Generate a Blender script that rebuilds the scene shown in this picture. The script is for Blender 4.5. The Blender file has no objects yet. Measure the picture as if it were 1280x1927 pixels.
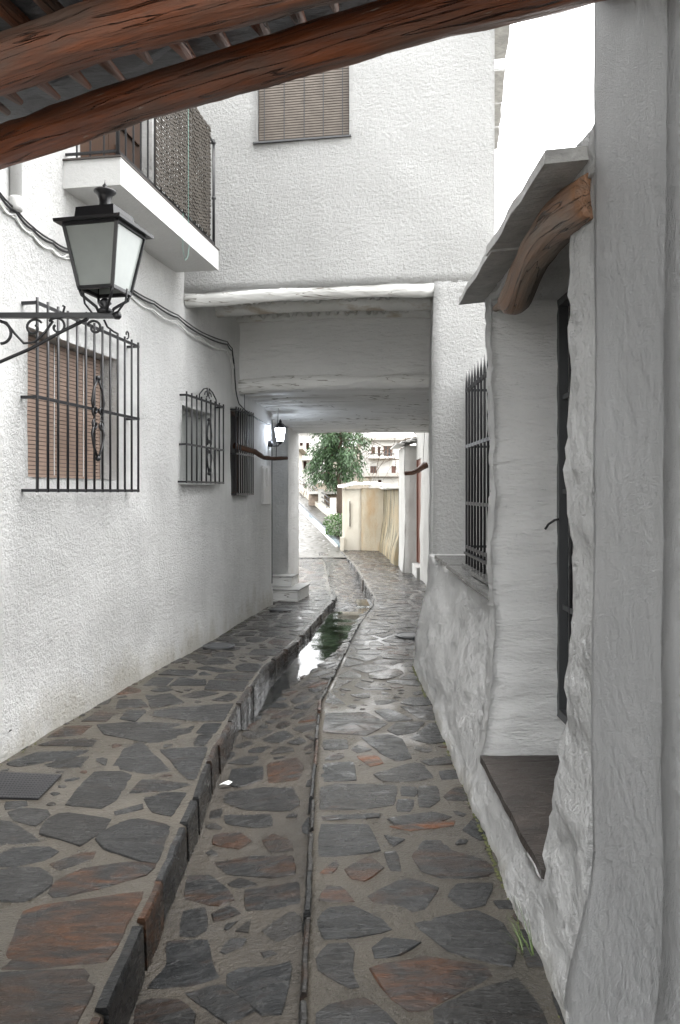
import bpy, math, random
from mathutils import Vector, Matrix, noise as mnoise
random.seed(7)
R = math.radians
S = bpy.context.scene
col = S.collection

# ------------------------------------------------------------------ camera, sky, sun
FP = 1470.0                                   # focal length in pixels of the 1280 px wide picture
CX, CY, EYE = 640.0, 925.0, 1.55
cam = bpy.data.cameras.new('camera'); camo = bpy.data.objects.new('camera', cam); col.objects.link(camo)
camo.location = (0, 0, EYE); camo.rotation_euler = (R(90), 0, 0)
cam.sensor_fit = 'HORIZONTAL'; cam.sensor_width = 36; cam.lens = 36 * FP / 1280
cam.shift_y = -(963.5 - CY) / 1280
cam.clip_start = 0.05; cam.clip_end = 2000
S.camera = camo

SUN_EL, SUN_AZ = 78, 70                      # azimuth measured from +Y towards +X
world = bpy.data.worlds.new('World'); S.world = world; world.use_nodes = True
nt = world.node_tree; nt.nodes.clear()
wo = nt.nodes.new('ShaderNodeOutputWorld'); bg = nt.nodes.new('ShaderNodeBackground')
sky = nt.nodes.new('ShaderNodeTexSky'); sky.sky_type = 'NISHITA'; sky.sun_disc = False
sky.sun_elevation = R(SUN_EL); sky.sun_rotation = R(SUN_AZ); sky.air_density = 1.0; sky.dust_density = 6.0
hs = nt.nodes.new('ShaderNodeHueSaturation'); hs.inputs['Saturation'].default_value = 0.10
mx = nt.nodes.new('ShaderNodeMix'); mx.data_type = 'RGBA'; mx.inputs[0].default_value = 0.55
mx.inputs['B'].default_value = (9.0, 9.1, 9.1, 1)      # an even cloud deck
nt.links.new(sky.outputs[0], hs.inputs['Color']); nt.links.new(hs.outputs[0], mx.inputs['A'])
nt.links.new(mx.outputs['Result'], bg.inputs['Color']); bg.inputs['Strength'].default_value = 0.15
nt.links.new(bg.outputs[0], wo.inputs[0])
sl = bpy.data.lights.new('sun', 'SUN'); sl.energy = 0.6; sl.angle = R(50); sl.color = (1, 0.97, 0.93)
so = bpy.data.objects.new('sun', sl); col.objects.link(so)
_d = Vector((math.sin(R(SUN_AZ)) * math.cos(R(SUN_EL)), math.cos(R(SUN_AZ)) * math.cos(R(SUN_EL)), math.sin(R(SUN_EL))))
so.rotation_euler = _d.to_track_quat('Z', 'Y').to_euler(); so.location = (0, 0, 30)
S.view_settings.view_transform = 'Standard'; S.view_settings.look = 'None'
S.view_settings.exposure = 2.42; S.view_settings.gamma = 1; S.view_settings.use_curve_mapping = False
S.render.engine = 'CYCLES'
S.cycles.max_bounces = 8; S.cycles.diffuse_bounces = 5; S.cycles.glossy_bounces = 3
S.cycles.caustics_reflective = False; S.cycles.caustics_refractive = False
S.cycles.use_denoising = True

# ------------------------------------------------------------------ helpers
def lerp(a, b, t): return a + (b - a) * t
def interp(tab, v):
    if v <= tab[0][0]: return tab[0][1]
    for (a, b), (c, d) in zip(tab, tab[1:]):
        if v <= c: return b + (d - b) * (v - a) / (c - a)
    return tab[-1][1]
def sstep(a, b, v):
    t = max(0, min(1, (v - a) / (b - a))); return t * t * (3 - 2 * t)
def N(x, y, z, s=1.0): return mnoise.noise(Vector((x * s, y * s, z * s)))
def F(x, y, z, s=1.0, o=4): return mnoise.fractal(Vector((x * s, y * s, z * s)), 0.8, 2.0, o)
def at(x, y, Y): return Vector(((x - CX) / FP * Y, Y, EYE + (CY - y) / FP * Y))

class MB:
    def __init__(s): s.v = []; s.f = []; s.m = []; s.c = []; s.sm = []; s.g = {}
    def V(s, p, g=None):
        s.v.append(Vector(p));
        if g is not None: s.g[len(s.v) - 1] = g
        return len(s.v) - 1
    def Fc(s, idx, m=0, c=None, sm=False):
        s.f.append(tuple(idx)); s.m.append(m); s.c.append(c); s.sm.append(sm)
    def poly(s, pts, m=0, c=None): s.Fc([s.V(p) for p in pts], m, c)
    def hexa(s, p, m=0, c=None):              # 4 bottom + 4 top points
        i = [s.V(q) for q in p]
        for q in ((3, 2, 1, 0), (4, 5, 6, 7), (0, 1, 5, 4), (1, 2, 6, 5), (2, 3, 7, 6), (3, 0, 4, 7)):
            s.Fc([i[k] for k in q], m, c)
    def box(s, c0, c1, m=0, c=None):
        x0, y0, z0 = c0; x1, y1, z1 = c1
        s.hexa([(x0, y0, z0), (x1, y0, z0), (x1, y1, z0), (x0, y1, z0), (x0, y0, z1), (x1, y0, z1), (x1, y1, z1), (x0, y1, z1)], m, c)
    def obox(s, o, u, n, su, sn, z0, z1, m=0, c=None):   # o + su*u + sn*n in plan
        P = []
        for z in (z0, z1):
            for a, b in ((su[0], sn[0]), (su[1], sn[0]), (su[1], sn[1]), (su[0], sn[1])):
                q = Vector(o) + Vector(u) * a + Vector(n) * b; P.append((q.x, q.y, z))
        s.hexa(P, m, c)
    def tube(s, pts, r, n=8, cap=True, rough=0.0, seed=0.0, sm=True, m=0, c=None, sq=1.0):
        pts = [Vector(p) for p in pts]; k = len(pts)
        rs = r if isinstance(r, (list, tuple)) else [r] * k
        rings = []; ref = None; L = 0
        for i, p in enumerate(pts):
            t = (pts[min(i + 1, k - 1)] - pts[max(i - 1, 0)]).normalized()
            if ref is None:
                ref = Vector((0, 0, 1)) if abs(t.z) < 0.9 else Vector((1, 0, 0))
            a = (ref - t * ref.dot(t)).normalized(); b = t.cross(a); ref = a
            if i: L += (p - pts[i - 1]).length
            ring = []
            for j in range(n):
                th = 2 * math.pi * (j + 0.5) / n
                rr = rs[i]
                if rough:
                    rr *= 1 + rough * (F(L * 1.5 + seed, math.cos(th) * 1.2, math.sin(th) * 1.2, 1.6, 3) + 0.7 * N(L * 9 + seed, math.cos(th) * 3, math.sin(th) * 3))
                ring.append(s.V(p + (a * math.cos(th) * sq + b * math.sin(th)) * rr, (L + seed, math.cos(th) * rs[i], math.sin(th) * rs[i])))
            rings.append(ring)
        for q, w in zip(rings, rings[1:]):
            for j in range(n): s.Fc((q[j], q[(j + 1) % n], w[(j + 1) % n], w[j]), m, c, sm)
        if cap:
            s.Fc(rings[0][::-1], m, c); s.Fc(rings[-1], m, c)
    def bar(s, a, b, w=0.008, m=0): s.tube([a, b], w, 4, sm=False, m=m)
    def lathe(s, o, prof, n=14, m=0, sm=True):
        rg = []
        for r, z in prof:
            rg.append([s.V((o[0] + r * math.cos(2 * math.pi * j / n), o[1] + r * math.sin(2 * math.pi * j / n), o[2] + z)) for j in range(n)])
        for q, w in zip(rg, rg[1:]):
            for j in range(n): s.Fc((q[j], q[(j + 1) % n], w[(j + 1) % n], w[j]), m, None, sm)
        s.Fc(rg[0][::-1], m); s.Fc(rg[-1], m)
    def prism(s, o, u, v, w, prof, m=0):      # closed outline prof in (u,v) extruded by vector w
        a = [s.V(Vector(o) + Vector(u) * p[0] + Vector(v) * p[1]) for p in prof]
        b = [s.V(Vector(o) + Vector(u) * p[0] + Vector(v) * p[1] + Vector(w)) for p in prof]
        s.Fc(a[::-1], m); s.Fc(b, m); n = len(prof)
        for i in range(n): s.Fc((a[i], a[(i + 1) % n], b[(i + 1) % n], b[i]), m)
    def build(s, name, mats, parent=None, label=None):
        me = bpy.data.meshes.new(name)
        off = Vector((0, 0, 0)); p = parent
        while p is not None: off += p.location; p = p.parent
        me.from_pydata([v - off for v in s.v], [], s.f)
        if not isinstance(mats, (list, tuple)): mats = [mats]
        for m in mats: me.materials.append(m)
        me.polygons.foreach_set('material_index', s.m)
        me.polygons.foreach_set('use_smooth', s.sm)
        if any(c is not None for c in s.c):
            at_ = me.attributes.new('stone', 'FLOAT_COLOR', 'CORNER'); buf = []
            for f, c in zip(s.f, s.c):
                c = c or (0.5, 0, 0.5); buf += [c[0], c[1], c[2], 1.0] * len(f)
            at_.data.foreach_set('color', buf)
        if s.g:
            at_ = me.attributes.new('grain', 'FLOAT_VECTOR', 'POINT'); buf = []
            for i in range(len(s.v)): buf += list(s.g.get(i, (0, 0, 0)))
            at_.data.foreach_set('vector', buf)
        me.update()
        o = bpy.data.objects.new(name, me); col.objects.link(o)
        if parent is not None: o.parent = parent
        if label: o['label'] = label
        return o
def thing(name, label, cat, loc=(0, 0, 0), group=None):
    o = bpy.data.objects.new(name, None); col.objects.link(o); o.location = loc
    o.empty_display_size = 0.1; o['label'] = label; o['category'] = cat
    if group: o['group'] = group
    return o
def tag(o, label, cat, group=None):
    o['label'] = label; o['category'] = cat
    if group: o['group'] = group
    return o
def struct(o, kind='structure'): o['kind'] = kind; return o
def dup(o, parent=None):
    c = o.copy(); col.objects.link(c)
    if parent is not None: c.parent = parent
    for ch in list(o.children): dup(ch, c)
    return c

# ------------------------------------------------------------------ materials
def newmat(name):
    m = bpy.data.materials.new(name); m.use_nodes = True; t = m.node_tree
    return m, t, t.nodes['Principled BSDF']
def nd(t, typ, **kw):
    n = t.nodes.new(typ)
    for k, v in kw.items():
        if k in n.inputs.keys() if isinstance(k, str) else False: n.inputs[k].default_value = v
        else: setattr(n, k, v)
    return n
def noise_n(t, vec, scale, detail=3, rough=0.55, dist=0.0):
    n = t.nodes.new('ShaderNodeTexNoise'); n.inputs['Scale'].default_value = scale
    n.inputs['Detail'].default_value = detail; n.inputs['Roughness'].default_value = rough; n.inputs['Distortion'].default_value = dist
    if vec is not None: t.links.new(vec, n.inputs['Vector'])
    return n.outputs['Fac']
def ramp(t, fac, stops):
    n = t.nodes.new('ShaderNodeValToRGB'); e = n.color_ramp.elements
    while len(e) < len(stops): e.new(0.5)
    for el, (p, c) in zip(e, stops):
        el.position = p; el.color = (c, c, c, 1) if isinstance(c, (int, float)) else (*c, 1)
    t.links.new(fac, n.inputs[0]); return n.outputs[0]
def mixc(t, fac, a, b, blend='MIX'):
    n = t.nodes.new('ShaderNodeMix'); n.data_type = 'RGBA'; n.blend_type = blend
    if isinstance(fac, (int, float)): n.inputs[0].default_value = fac
    else: t.links.new(fac, n.inputs[0])
    for k, v in (('A', a), ('B', b)):
        if isinstance(v, tuple): n.inputs[k].default_value = (*v, 1)
        else: t.links.new(v, n.inputs[k])
    return n.outputs['Result']
def math_n(t, op, a, b=None, clamp=False):
    n = t.nodes.new('ShaderNodeMath'); n.operation = op; n.use_clamp = clamp
    for i, v in enumerate((a, b)):
        if v is None: continue
        if isinstance(v, (int, float)): n.inputs[i].default_value = v
        else: t.links.new(v, n.inputs[i])
    return n.outputs[0]
def mapped(t, vec, scale):
    n = t.nodes.new('ShaderNodeMapping'); n.inputs['Scale'].default_value = scale
    t.links.new(vec, n.inputs[0]); return n.outputs[0]
def bump(t, bsdf, h, dist, strength=1.0, prev=None):
    n = t.nodes.new('ShaderNodeBump'); n.inputs['Distance'].default_value = dist; n.inputs['Strength'].default_value = strength
    t.links.new(h, n.inputs['Height'])
    if prev is not None: t.links.new(prev, n.inputs['Normal'])
    if bsdf is not None: t.links.new(n.outputs[0], bsdf.inputs['Normal'])
    return n.outputs[0]
def geo_pos(t): return t.nodes.new('ShaderNodeNewGeometry').outputs['Position']

def plaster(name, c=(0.8, 0.8, 0.785), c2=(0.70, 0.70, 0.685), scale=55, dist=0.008, big=0.01, rough=0.75, stretch=(1, 1, 1), stain=None, streak=0.0, damp=0.0, patch=0.6):
    m, t, b = newmat(name); p = geo_pos(t)
    v = mapped(t, p, stretch)
    n1 = noise_n(t, v, scale, 6, 0.75); n2 = noise_n(t, p, 1.6, 4, 0.6); n3 = noise_n(t, v, scale * 0.22, 3)
    colr = mixc(t, ramp(t, n2, [(0.35, 0), (0.7, 1)]), c, c2)
    sp = noise_n(t, p, 38, 2)
    colr = mixc(t, math_n(t, 'MULTIPLY', ramp(t, sp, [(0.68, 0), (0.74, 1)]), 0.25), colr, tuple(x * 0.55 for x in c))
    if streak:
        sv = noise_n(t, mapped(t, p, (9, 9, 0.5)), 1.0, 4, 0.65)
        colr = mixc(t, math_n(t, 'MULTIPLY', ramp(t, sv, [(0.45, 0), (0.75, 1)]), streak), colr, (0.46, 0.46, 0.45))
    if damp:                                   # grime splashed up from the pavement, ragged upper edge
        sep = t.nodes.new('ShaderNodeSeparateXYZ'); t.links.new(p, sep.inputs[0])
        dn = noise_n(t, mapped(t, p, (2.2, 2.2, 1.2)), 1.0, 5, 0.65)
        hgt = math_n(t, 'SUBTRACT', 1.0, math_n(t, 'DIVIDE', sep.outputs['Z'], damp))
        f = math_n(t, 'MULTIPLY', math_n(t, 'ADD', hgt, math_n(t, 'MULTIPLY', math_n(t, 'SUBTRACT', dn, 0.5), 2.4)), 1.0)
        colr = mixc(t, ramp(t, f, [(0.45, 0), (1.35, 0.55)]), colr, (0.50, 0.47, 0.39))
        fine = noise_n(t, p, 22, 4, 0.7)
        g = math_n(t, 'MULTIPLY', ramp(t, f, [(0.5, 0), (1.0, 1)]), ramp(t, fine, [(0.56, 0), (0.66, 0.5)]))
        colr = mixc(t, g, colr, (0.30, 0.26, 0.18))
    if stain: colr = stain(t, p, colr)
    t.links.new(colr, b.inputs['Base Color']); b.inputs['Roughness'].default_value = rough
    pr = bump(t, None, n3, big); bump(t, b, math_n(t, 'MULTIPLY', ramp(t, n1, [(0.3, 0), (0.7, 1)]), ramp(t, noise_n(t, p, 1.1, 4, 0.65), [(0.34, patch), (0.58, 1)])), dist, 1.0, pr)
    return m
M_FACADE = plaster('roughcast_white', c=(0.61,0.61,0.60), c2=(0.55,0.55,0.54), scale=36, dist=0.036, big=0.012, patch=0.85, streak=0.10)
M_LEFT = plaster('limewash_white', c=(0.79, 0.79, 0.78), c2=(0.71, 0.71, 0.695), scale=42, dist=0.020, big=0.02, damp=0.55, patch=0.5, streak=0.14)
M_LUMPY = plaster('thick_limewash', c=(0.88, 0.88, 0.87), c2=(0.82, 0.82, 0.81), scale=30, dist=0.05, big=0.08, rough=0.55, damp=0.16)
M_REVEAL = plaster('smooth_limewash', c=(0.89, 0.89, 0.88), c2=(0.84, 0.84, 0.83), scale=24, dist=0.010, big=0.03, rough=0.6, stretch=(1, 1, 3.5))
M_PIER = plaster('glossy_limewash', c=(0.80, 0.805, 0.81), c2=(0.70, 0.705, 0.71), scale=120, dist=0.030, big=0.012, rough=0.3, stretch=(1, 1, 0.85), streak=0.2)
M_TRIM = plaster('white_paint', c=(0.66, 0.66, 0.65), c2=(0.58, 0.58, 0.57), scale=30, dist=0.002, big=0.004, rough=0.55)
M_VAULT = plaster('painted_boards', c=(0.76, 0.76, 0.745), c2=(0.66, 0.66, 0.64), scale=30, dist=0.003, big=0.01, rough=0.7, stretch=(0.25, 2, 2))
def _cracks(t, p, c):
    k = noise_n(t, mapped(t, p, (0.55, 9, 13)), 1.0, 3, 0.5, 0.4)
    cr = ramp(t, k, [(0.487, 0), (0.498, 1), (0.502, 1), (0.513, 0)])
    m_ = ramp(t, noise_n(t, p, 1.7, 2), [(0.42, 0), (0.5, 1)])
    return mixc(t, math_n(t, 'MULTIPLY', math_n(t, 'MULTIPLY', cr, m_), 0.85), c, (0.12, 0.09, 0.06))
M_LINT = plaster('painted_timber', c=(0.82, 0.82, 0.80), c2=(0.72, 0.72, 0.70), scale=30, dist=0.003, big=0.03, rough=0.6, stretch=(0.4, 1.5, 1.5), stain=_cracks)
M_VAULT = plaster('painted_boards', c=(0.86, 0.86, 0.845), c2=(0.76, 0.76, 0.74), scale=30, dist=0.003, big=0.02, rough=0.7, stretch=(0.25, 2, 2), stain=_cracks)
def _peel(t, p, c):
    k = noise_n(t, mapped(t, p, (2, 5, 5)), 1.3, 4, 0.6)
    return mixc(t, math_n(t, 'MULTIPLY', ramp(t, k, [(0.55, 0), (0.66, 1)]), 0.8), c, (0.36, 0.29, 0.20))
M_PEEL = plaster('peeling_whitewash', c=(0.72, 0.72, 0.7), c2=(0.6, 0.6, 0.57), scale=26, dist=0.005, big=0.012, stain=_peel)
M_BACK = plaster('distant_render', c=(0.60, 0.59, 0.565), c2=(0.52, 0.51, 0.48), scale=20, dist=0.004, big=0.01)
M_ENDW = plaster('shade_toned_limewash', c=(0.36, 0.355, 0.34), c2=(0.29, 0.285, 0.27), scale=26, dist=0.01, big=0.015)  # white end wall, its shade put into a darker base colour
M_CREAM = plaster('cream_render', c=(0.52, 0.49, 0.42), c2=(0.45, 0.41, 0.34), scale=40, dist=0.004, big=0.01)
def _moss(t, p, c):
    k = noise_n(t, mapped(t, p, (7, 7, 0.35)), 1.0, 4, 0.65)
    k2 = noise_n(t, p, 2.4, 3)
    c = mixc(t, ramp(t, k2, [(0.4, 0), (0.65, 0.8)]), c, (0.30, 0.22, 0.12))
    return mixc(t, math_n(t, 'MULTIPLY', ramp(t, k, [(0.46, 0), (0.56, 1)]), 0.85), c, (0.03, 0.03, 0.012))
M_MOSSY = plaster('mossy_render', c=(0.27, 0.24, 0.17), c2=(0.22, 0.19, 0.12), scale=30, dist=0.012, big=0.02, stain=_moss)
def _peach(t, p, c):
    k = noise_n(t, mapped(t, p, (3, 3, 0.8)), 1.2, 4, 0.6)
    return mixc(t, ramp(t, k, [(0.42, 0), (0.62, 1)]), c, (0.38, 0.28, 0.17))
M_PEACH = plaster('stained_roughcast', c=(0.46, 0.41, 0.32), c2=(0.41, 0.35, 0.25), scale=32, dist=0.014, big=0.01, stain=_peach)

def simple(name, c, rough=0.5, metal=0.0, var=0.25, scale=20, bumpd=0.0, spec=None):
    m, t, b = newmat(name); p = geo_pos(t)
    n = noise_n(t, p, scale, 4, 0.6)
    t.links.new(mixc(t, n, tuple(x * (1 - var) for x in c), tuple(min(1, x * (1 + var)) for x in c)), b.inputs['Base Color'])
    b.inputs['Roughness'].default_value = rough; b.inputs['Metallic'].default_value = metal
    if bumpd: bump(t, b, n, bumpd)
    return m
M_IRON = simple('black_iron', (0.014, 0.014, 0.016), 0.38, 0.0, 0.4, 40, 0.001)
M_STEEL = simple('grey_painted_steel', (0.05, 0.052, 0.055), 0.4, 0.0, 0.2, 15, 0.0005)
M_WIRE = simple('dark_cable', (0.02, 0.02, 0.022), 0.5)
M_WCABLE = simple('white_cable', (0.6, 0.6, 0.58), 0.5)
M_DARK = simple('dark_interior', (0.02, 0.02, 0.022), 0.35)
M_GREYPANE = simple('dull_pane', (0.36, 0.37, 0.36), 0.4)
M_DOOR = simple('dark_brown_door', (0.055, 0.028, 0.016), 0.45, 0, 0.5, 30, 0.001)
M_REDDOOR = simple('red_brown_door', (0.11, 0.045, 0.03), 0.5, 0, 0.4, 14)
M_BLIND = simple('tan_slats', (0.25, 0.18, 0.142), 0.6, 0, 0.25, 8)
M_WBLIND = simple('grey_wood_slats', (0.12, 0.10, 0.082), 0.65, 0, 0.45, 9)
M_ESPARTO = simple('brown_reed', (0.05, 0.042, 0.034), 0.7, 0, 0.6, 14)
M_TERRA = simple('dark_edge_tile', (0.06, 0.05, 0.045), 0.6)
M_BARK = simple('bark', (0.07, 0.05, 0.035), 0.9, 0, 0.4, 18, 0.01)
M_ROOFT = simple('grey_launa_roof', (0.35, 0.33, 0.30), 0.8, 0, 0.3, 3)
M_RUBG = simple('pale_gravel', (0.26, 0.25, 0.23), 0.9, 0, 0.3, 4)
M_SOIL = simple('soil', (0.07, 0.055, 0.035), 0.9, 0, 0.5, 6, 0.02)
M_CORD = simple('green_cord', (0.12, 0.26, 0.22), 0.6)
M_PAPER = simple('white_scrap', (0.8, 0.8, 0.78), 0.6)
M_LEAF = None

def leafmat(name, a, b_, tr=0.25):
    m, t, b = newmat(name); p = geo_pos(t)
    n = noise_n(t, p, 3.5, 3); n2 = t.nodes.new('ShaderNodeNewGeometry').outputs['Random Per Island']
    t.links.new(mixc(t, math_n(t, 'ADD', math_n(t, 'MULTIPLY', n, 0.6), math_n(t, 'MULTIPLY', n2, 0.5), True), a, b_), b.inputs['Base Color'])
    b.inputs['Roughness'].default_value = 0.45
    return m
M_LEAF = leafmat('conifer_leaf', (0.014, 0.036, 0.014), (0.062, 0.115, 0.045))
M_BUSH = leafmat('bush_leaf', (0.03, 0.07, 0.02), (0.09, 0.17, 0.05))
M_GRASS = leafmat('grass_blade', (0.06, 0.10, 0.03), (0.12, 0.17, 0.05))
M_MOSS = simple('moss', (0.07, 0.075, 0.03), 0.95, 0, 0.5, 60)

def woodmat(name, c1, c2, c3, pale=0.0):
    m, t, b = newmat(name)
    a = t.nodes.new('ShaderNodeAttribute'); a.attribute_name = 'grain'; g = a.outputs['Vector']
    n1 = noise_n(t, mapped(t, g, (1.4, 22, 22)), 1.0, 6, 0.65, 0.6)
    n2 = noise_n(t, mapped(t, g, (0.9, 4, 4)), 1.5, 4, 0.6)
    n3 = noise_n(t, mapped(t, g, (3.5, 70, 70)), 1.0, 3, 0.6)
    c = mixc(t, ramp(t, n1, [(0.3, 0), (0.7, 1)]), c1, c2)
    c = mixc(t, ramp(t, n2, [(0.40, 0), (0.60, 0.85)]), c, c3)
    ck = noise_n(t, mapped(t, g, (0.7, 16, 16)), 1.3, 3, 0.5, 0.3)
    crack = ramp(t, ck, [(0.490, 0), (0.498, 1), (0.502, 1), (0.510, 0)])
    c = mixc(t, math_n(t, 'MULTIPLY', crack, 0.7), c, (0.012, 0.009, 0.007))
    if pale:
        pk = noise_n(t, mapped(t, g, (6, 40, 40)), 1.0, 4, 0.7)
        c = mixc(t, math_n(t, 'MULTIPLY', ramp(t, pk, [(0.66, 0), (0.74, 1)]), pale), c, (0.34, 0.31, 0.27))
    t.links.new(c, b.inputs['Base Color'])
    t.links.new(ramp(t, n2, [(0.3, 0.35), (0.7, 0.6)]), b.inputs['Roughness'])
    pr = bump(t, None, math_n(t, 'SUBTRACT', n1, crack), 0.014); bump(t, b, n3, 0.005, 1.0, pr)
    return m
M_BEAM = woodmat('varnished_log', (0.10, 0.028, 0.010), (0.30, 0.085, 0.026), (0.105, 0.078, 0.062), 0.9)
M_LINTELWOOD = woodmat('weathered_log', (0.12, 0.065, 0.035), (0.22, 0.105, 0.05), (0.17, 0.15, 0.125), 0.35)
M_STICK = woodmat('rust_brown_branch', (0.10, 0.042, 0.02), (0.16, 0.06, 0.03), (0.06, 0.035, 0.022))

def slatemat(name, wet=True, base=((0.006, 0.007, 0.008), (0.022, 0.023, 0.024)), use_attr=True, r0=0.12, r1=0.36):
    m, t, b = newmat(name); p = geo_pos(t)
    n1 = noise_n(t, mapped(t, p, (1, 1, 3)), 7, 6, 0.65, 0.8); n2 = noise_n(t, p, 26, 5, 0.65)
    lay = noise_n(t, mapped(t, p, (5, 22, 22)), 1.2, 5, 0.6, 0.9)
    c = mixc(t, ramp(t, n1, [(0.3, 0), (0.72, 1)]), base[0], base[1])
    c = mixc(t, math_n(t, 'MULTIPLY', ramp(t, n2, [(0.55, 0), (0.75, 1)]), 0.4), c, (0.075, 0.074, 0.068))
    if use_attr:
        a = t.nodes.new('ShaderNodeAttribute'); a.attribute_name = 'stone'
        sp = t.nodes.new('ShaderNodeSeparateColor'); t.links.new(a.outputs['Color'], sp.inputs[0])
        c = mixc(t, 1.0, c, ramp(t, sp.outputs[0], [(0, 0.6), (1, 1.5)]), 'MULTIPLY')
        rn = noise_n(t, mapped(t, p, (2.6, 7, 7)), 1.2, 5, 0.65, 1.0)
        rf = math_n(t, 'ADD', rn, math_n(t, 'MULTIPLY', sp.outputs[1], 0.34))
        c = mixc(t, ramp(t, rf, [(0.60, 0), (0.80, 0.9)]), c, mixc(t, ramp(t, lay, [(.38, 0), (.62, 1)]), (0.022, 0.014, 0.010), mixc(t, ramp(t, sp.outputs[1], [(.5, 0), (.95, 1)]), (0.040, 0.018, 0.009), (0.125, 0.038, 0.008))))
        c = mixc(t, math_n(t, 'MULTIPLY', sp.outputs[2], 0.30)  , c, (0.05, 0.040, 0.030))
    t.links.new(c, b.inputs['Base Color']); b.inputs['Specular IOR Level'].default_value = 0.22 if use_attr else 0.3
    t.links.new(ramp(t, n1, [(0.3, r0), (0.7, r1)]), b.inputs['Roughness'])
    if use_attr:
        b.inputs['Coat Roughness'].default_value = 0.06; b.inputs['Coat IOR'].default_value = 1.33
        t.links.new(ramp(t, noise_n(t, p, 2.1, 4, 0.6), [(0.42, 0), (0.62, 0.25)]), b.inputs['Coat Weight'])
    pr = bump(t, None, lay, 0.014, 0.9); bump(t, b, n2, 0.007, 0.9, pr)
    return m
M_STONE = slatemat('wet_flagstone')
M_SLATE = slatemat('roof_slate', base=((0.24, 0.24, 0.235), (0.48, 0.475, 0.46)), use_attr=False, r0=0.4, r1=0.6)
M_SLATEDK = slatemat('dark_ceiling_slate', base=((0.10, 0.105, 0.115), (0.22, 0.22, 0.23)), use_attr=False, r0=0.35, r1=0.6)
M_LEDGE = slatemat('wet_ledge_slate', base=((0.024, 0.020, 0.018), (0.065, 0.053, 0.046)), use_attr=False, r0=0.3, r1=0.5)
M_SILL = slatemat('wet_sill_slate', base=((0.05, 0.05, 0.05), (0.12, 0.12, 0.115)), use_attr=False, r0=0.08, r1=0.3)
def mortarmat(name, c1, c2, r0, r1):
    m, t, b = newmat(name); p = geo_pos(t)
    n1 = noise_n(t, p, 3.0, 5, 0.6); n2 = noise_n(t, p, 95, 3, 0.7); n3 = noise_n(t, p, 30, 4, 0.6)
    c = mixc(t, ramp(t, n1, [(0.3, 0), (0.7, 1)]), c1, c2)
    c = mixc(t, math_n(t, 'MULTIPLY', n2, 0.5), c, tuple(x * 0.5 for x in c1))
    c = mixc(t, math_n(t, 'MULTIPLY', ramp(t, n3, [(0.62, 0), (0.72, 1)]), 0.5), c, tuple(x * 0.55 for x in c1))
    t.links.new(c, b.inputs['Base Color']); t.links.new(ramp(t, n1, [(0.3, r0), (0.7, r1)]), b.inputs['Roughness'])
    b.inputs['Coat Roughness'].default_value = 0.10; b.inputs['Coat IOR'].default_value = 1.33
    t.links.new(ramp(t, noise_n(t, p, 1.7, 4, 0.6), [(0.45, 0), (0.62, 0.4)]), b.inputs['Coat Weight'])
    pr = bump(t, None, n3, 0.012); bump(t, b, n2, 0.009, 1.0, pr)
    return m
M_MORTAR = mortarmat('wet_mortar', (0.038, 0.032, 0.023), (0.078, 0.066, 0.049), 0.2, 0.42)
M_MORTARG = mortarmat('gutter_mortar', (0.028, 0.023, 0.017), (0.060, 0.050, 0.037), 0.08, 0.3)
M_ROAD = slatemat('wet_cobble', base=((0.10, 0.095, 0.085), (0.22, 0.205, 0.18)), use_attr=False, r0=0.18, r1=0.4)
def glass_mat():
    m, t, b = newmat('frosted_lantern_glass'); p = geo_pos(t)
    n = noise_n(t, p, 9, 4)
    t.links.new(mixc(t, n, (0.28, 0.305, 0.29), (0.38, 0.405, 0.39)), b.inputs['Base Color']); b.inputs['Roughness'].default_value = 0.25
    return m
M_FROST = glass_mat()
def water_mat():
    m, t, b = newmat('shallow_water'); p = geo_pos(t)
    b.inputs['Base Color'].default_value = (0.9, 0.93, 0.92, 1); b.inputs['Roughness'].default_value = 0.05
    b.inputs['Transmission Weight'].default_value = 1.0; b.inputs['IOR'].default_value = 1.33
    n = noise_n(t, mapped(t, p, (14, 5, 1)), 1.0, 3, 0.55); bump(t, b, n, 0.003, 0.3)
    return m
M_WATER = water_mat()
def lit_mat():
    m, t, b = newmat('lit_lantern_glass')
    b.inputs['Base Color'].default_value = (0.8, 0.85, 1, 1)
    b.inputs['Emission Color'].default_value = (0.80, 0.88, 1.0, 1); b.inputs['Emission Strength'].default_value = 9
    return m
M_LIT = lit_mat()

# ------------------------------------------------------------------ plan of the alley (metres, camera at the origin)
def WL(Y): return -2.71 + 0.167 * Y                            # left house wall
UL = Vector((0.1647, 0.9863, 0)); NL = Vector((0.9863, -0.1647, 0))
def lw(x, y, off=0.0):                                          # a point of the photograph on the left wall
    k = (x - CX) / FP
    Y = (-2.71 + off / 0.9863) / (k - 0.167)
    return Vector((k * Y, Y, EYE + (CY - y) / FP * Y))
KT = [(1.0, -.68), (2.62, -.695), (3.14, -.70), (3.92, -.707), (4.61, -.735), (5.61, -.725), (6.95, -.638), (8.05, -.42), (9.2, -.30), (10.4, -.177), (11.2, -.06), (11.6, -.06), (12.5, -.12), (17.4, -.30), (20.6, -.62)]
RT = [(1.0, -.10), (2.34, -.12), (3.96, -.148), (5.77, -.157), (6.3, -.1), (7.23, 0), (9, .2), (10.7, .43), (11.2, .47), (12, .46), (16.3, .285), (20.6, -.02)]
WT = [(0, .78), (6.9, .78), (7.0, .86), (12.3, 1.40), (13.9, 1.45), (20.8, 1.4)]
def K(Y): return interp(KT, Y)
def RL(Y): return interp(RT, Y)
def RWX(Y): return interp(WT, Y)
def LLX(Y): return WL(Y) - 0.03 if Y < 10.7 else (-1.3 if Y < 18 else -3.0)
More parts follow.
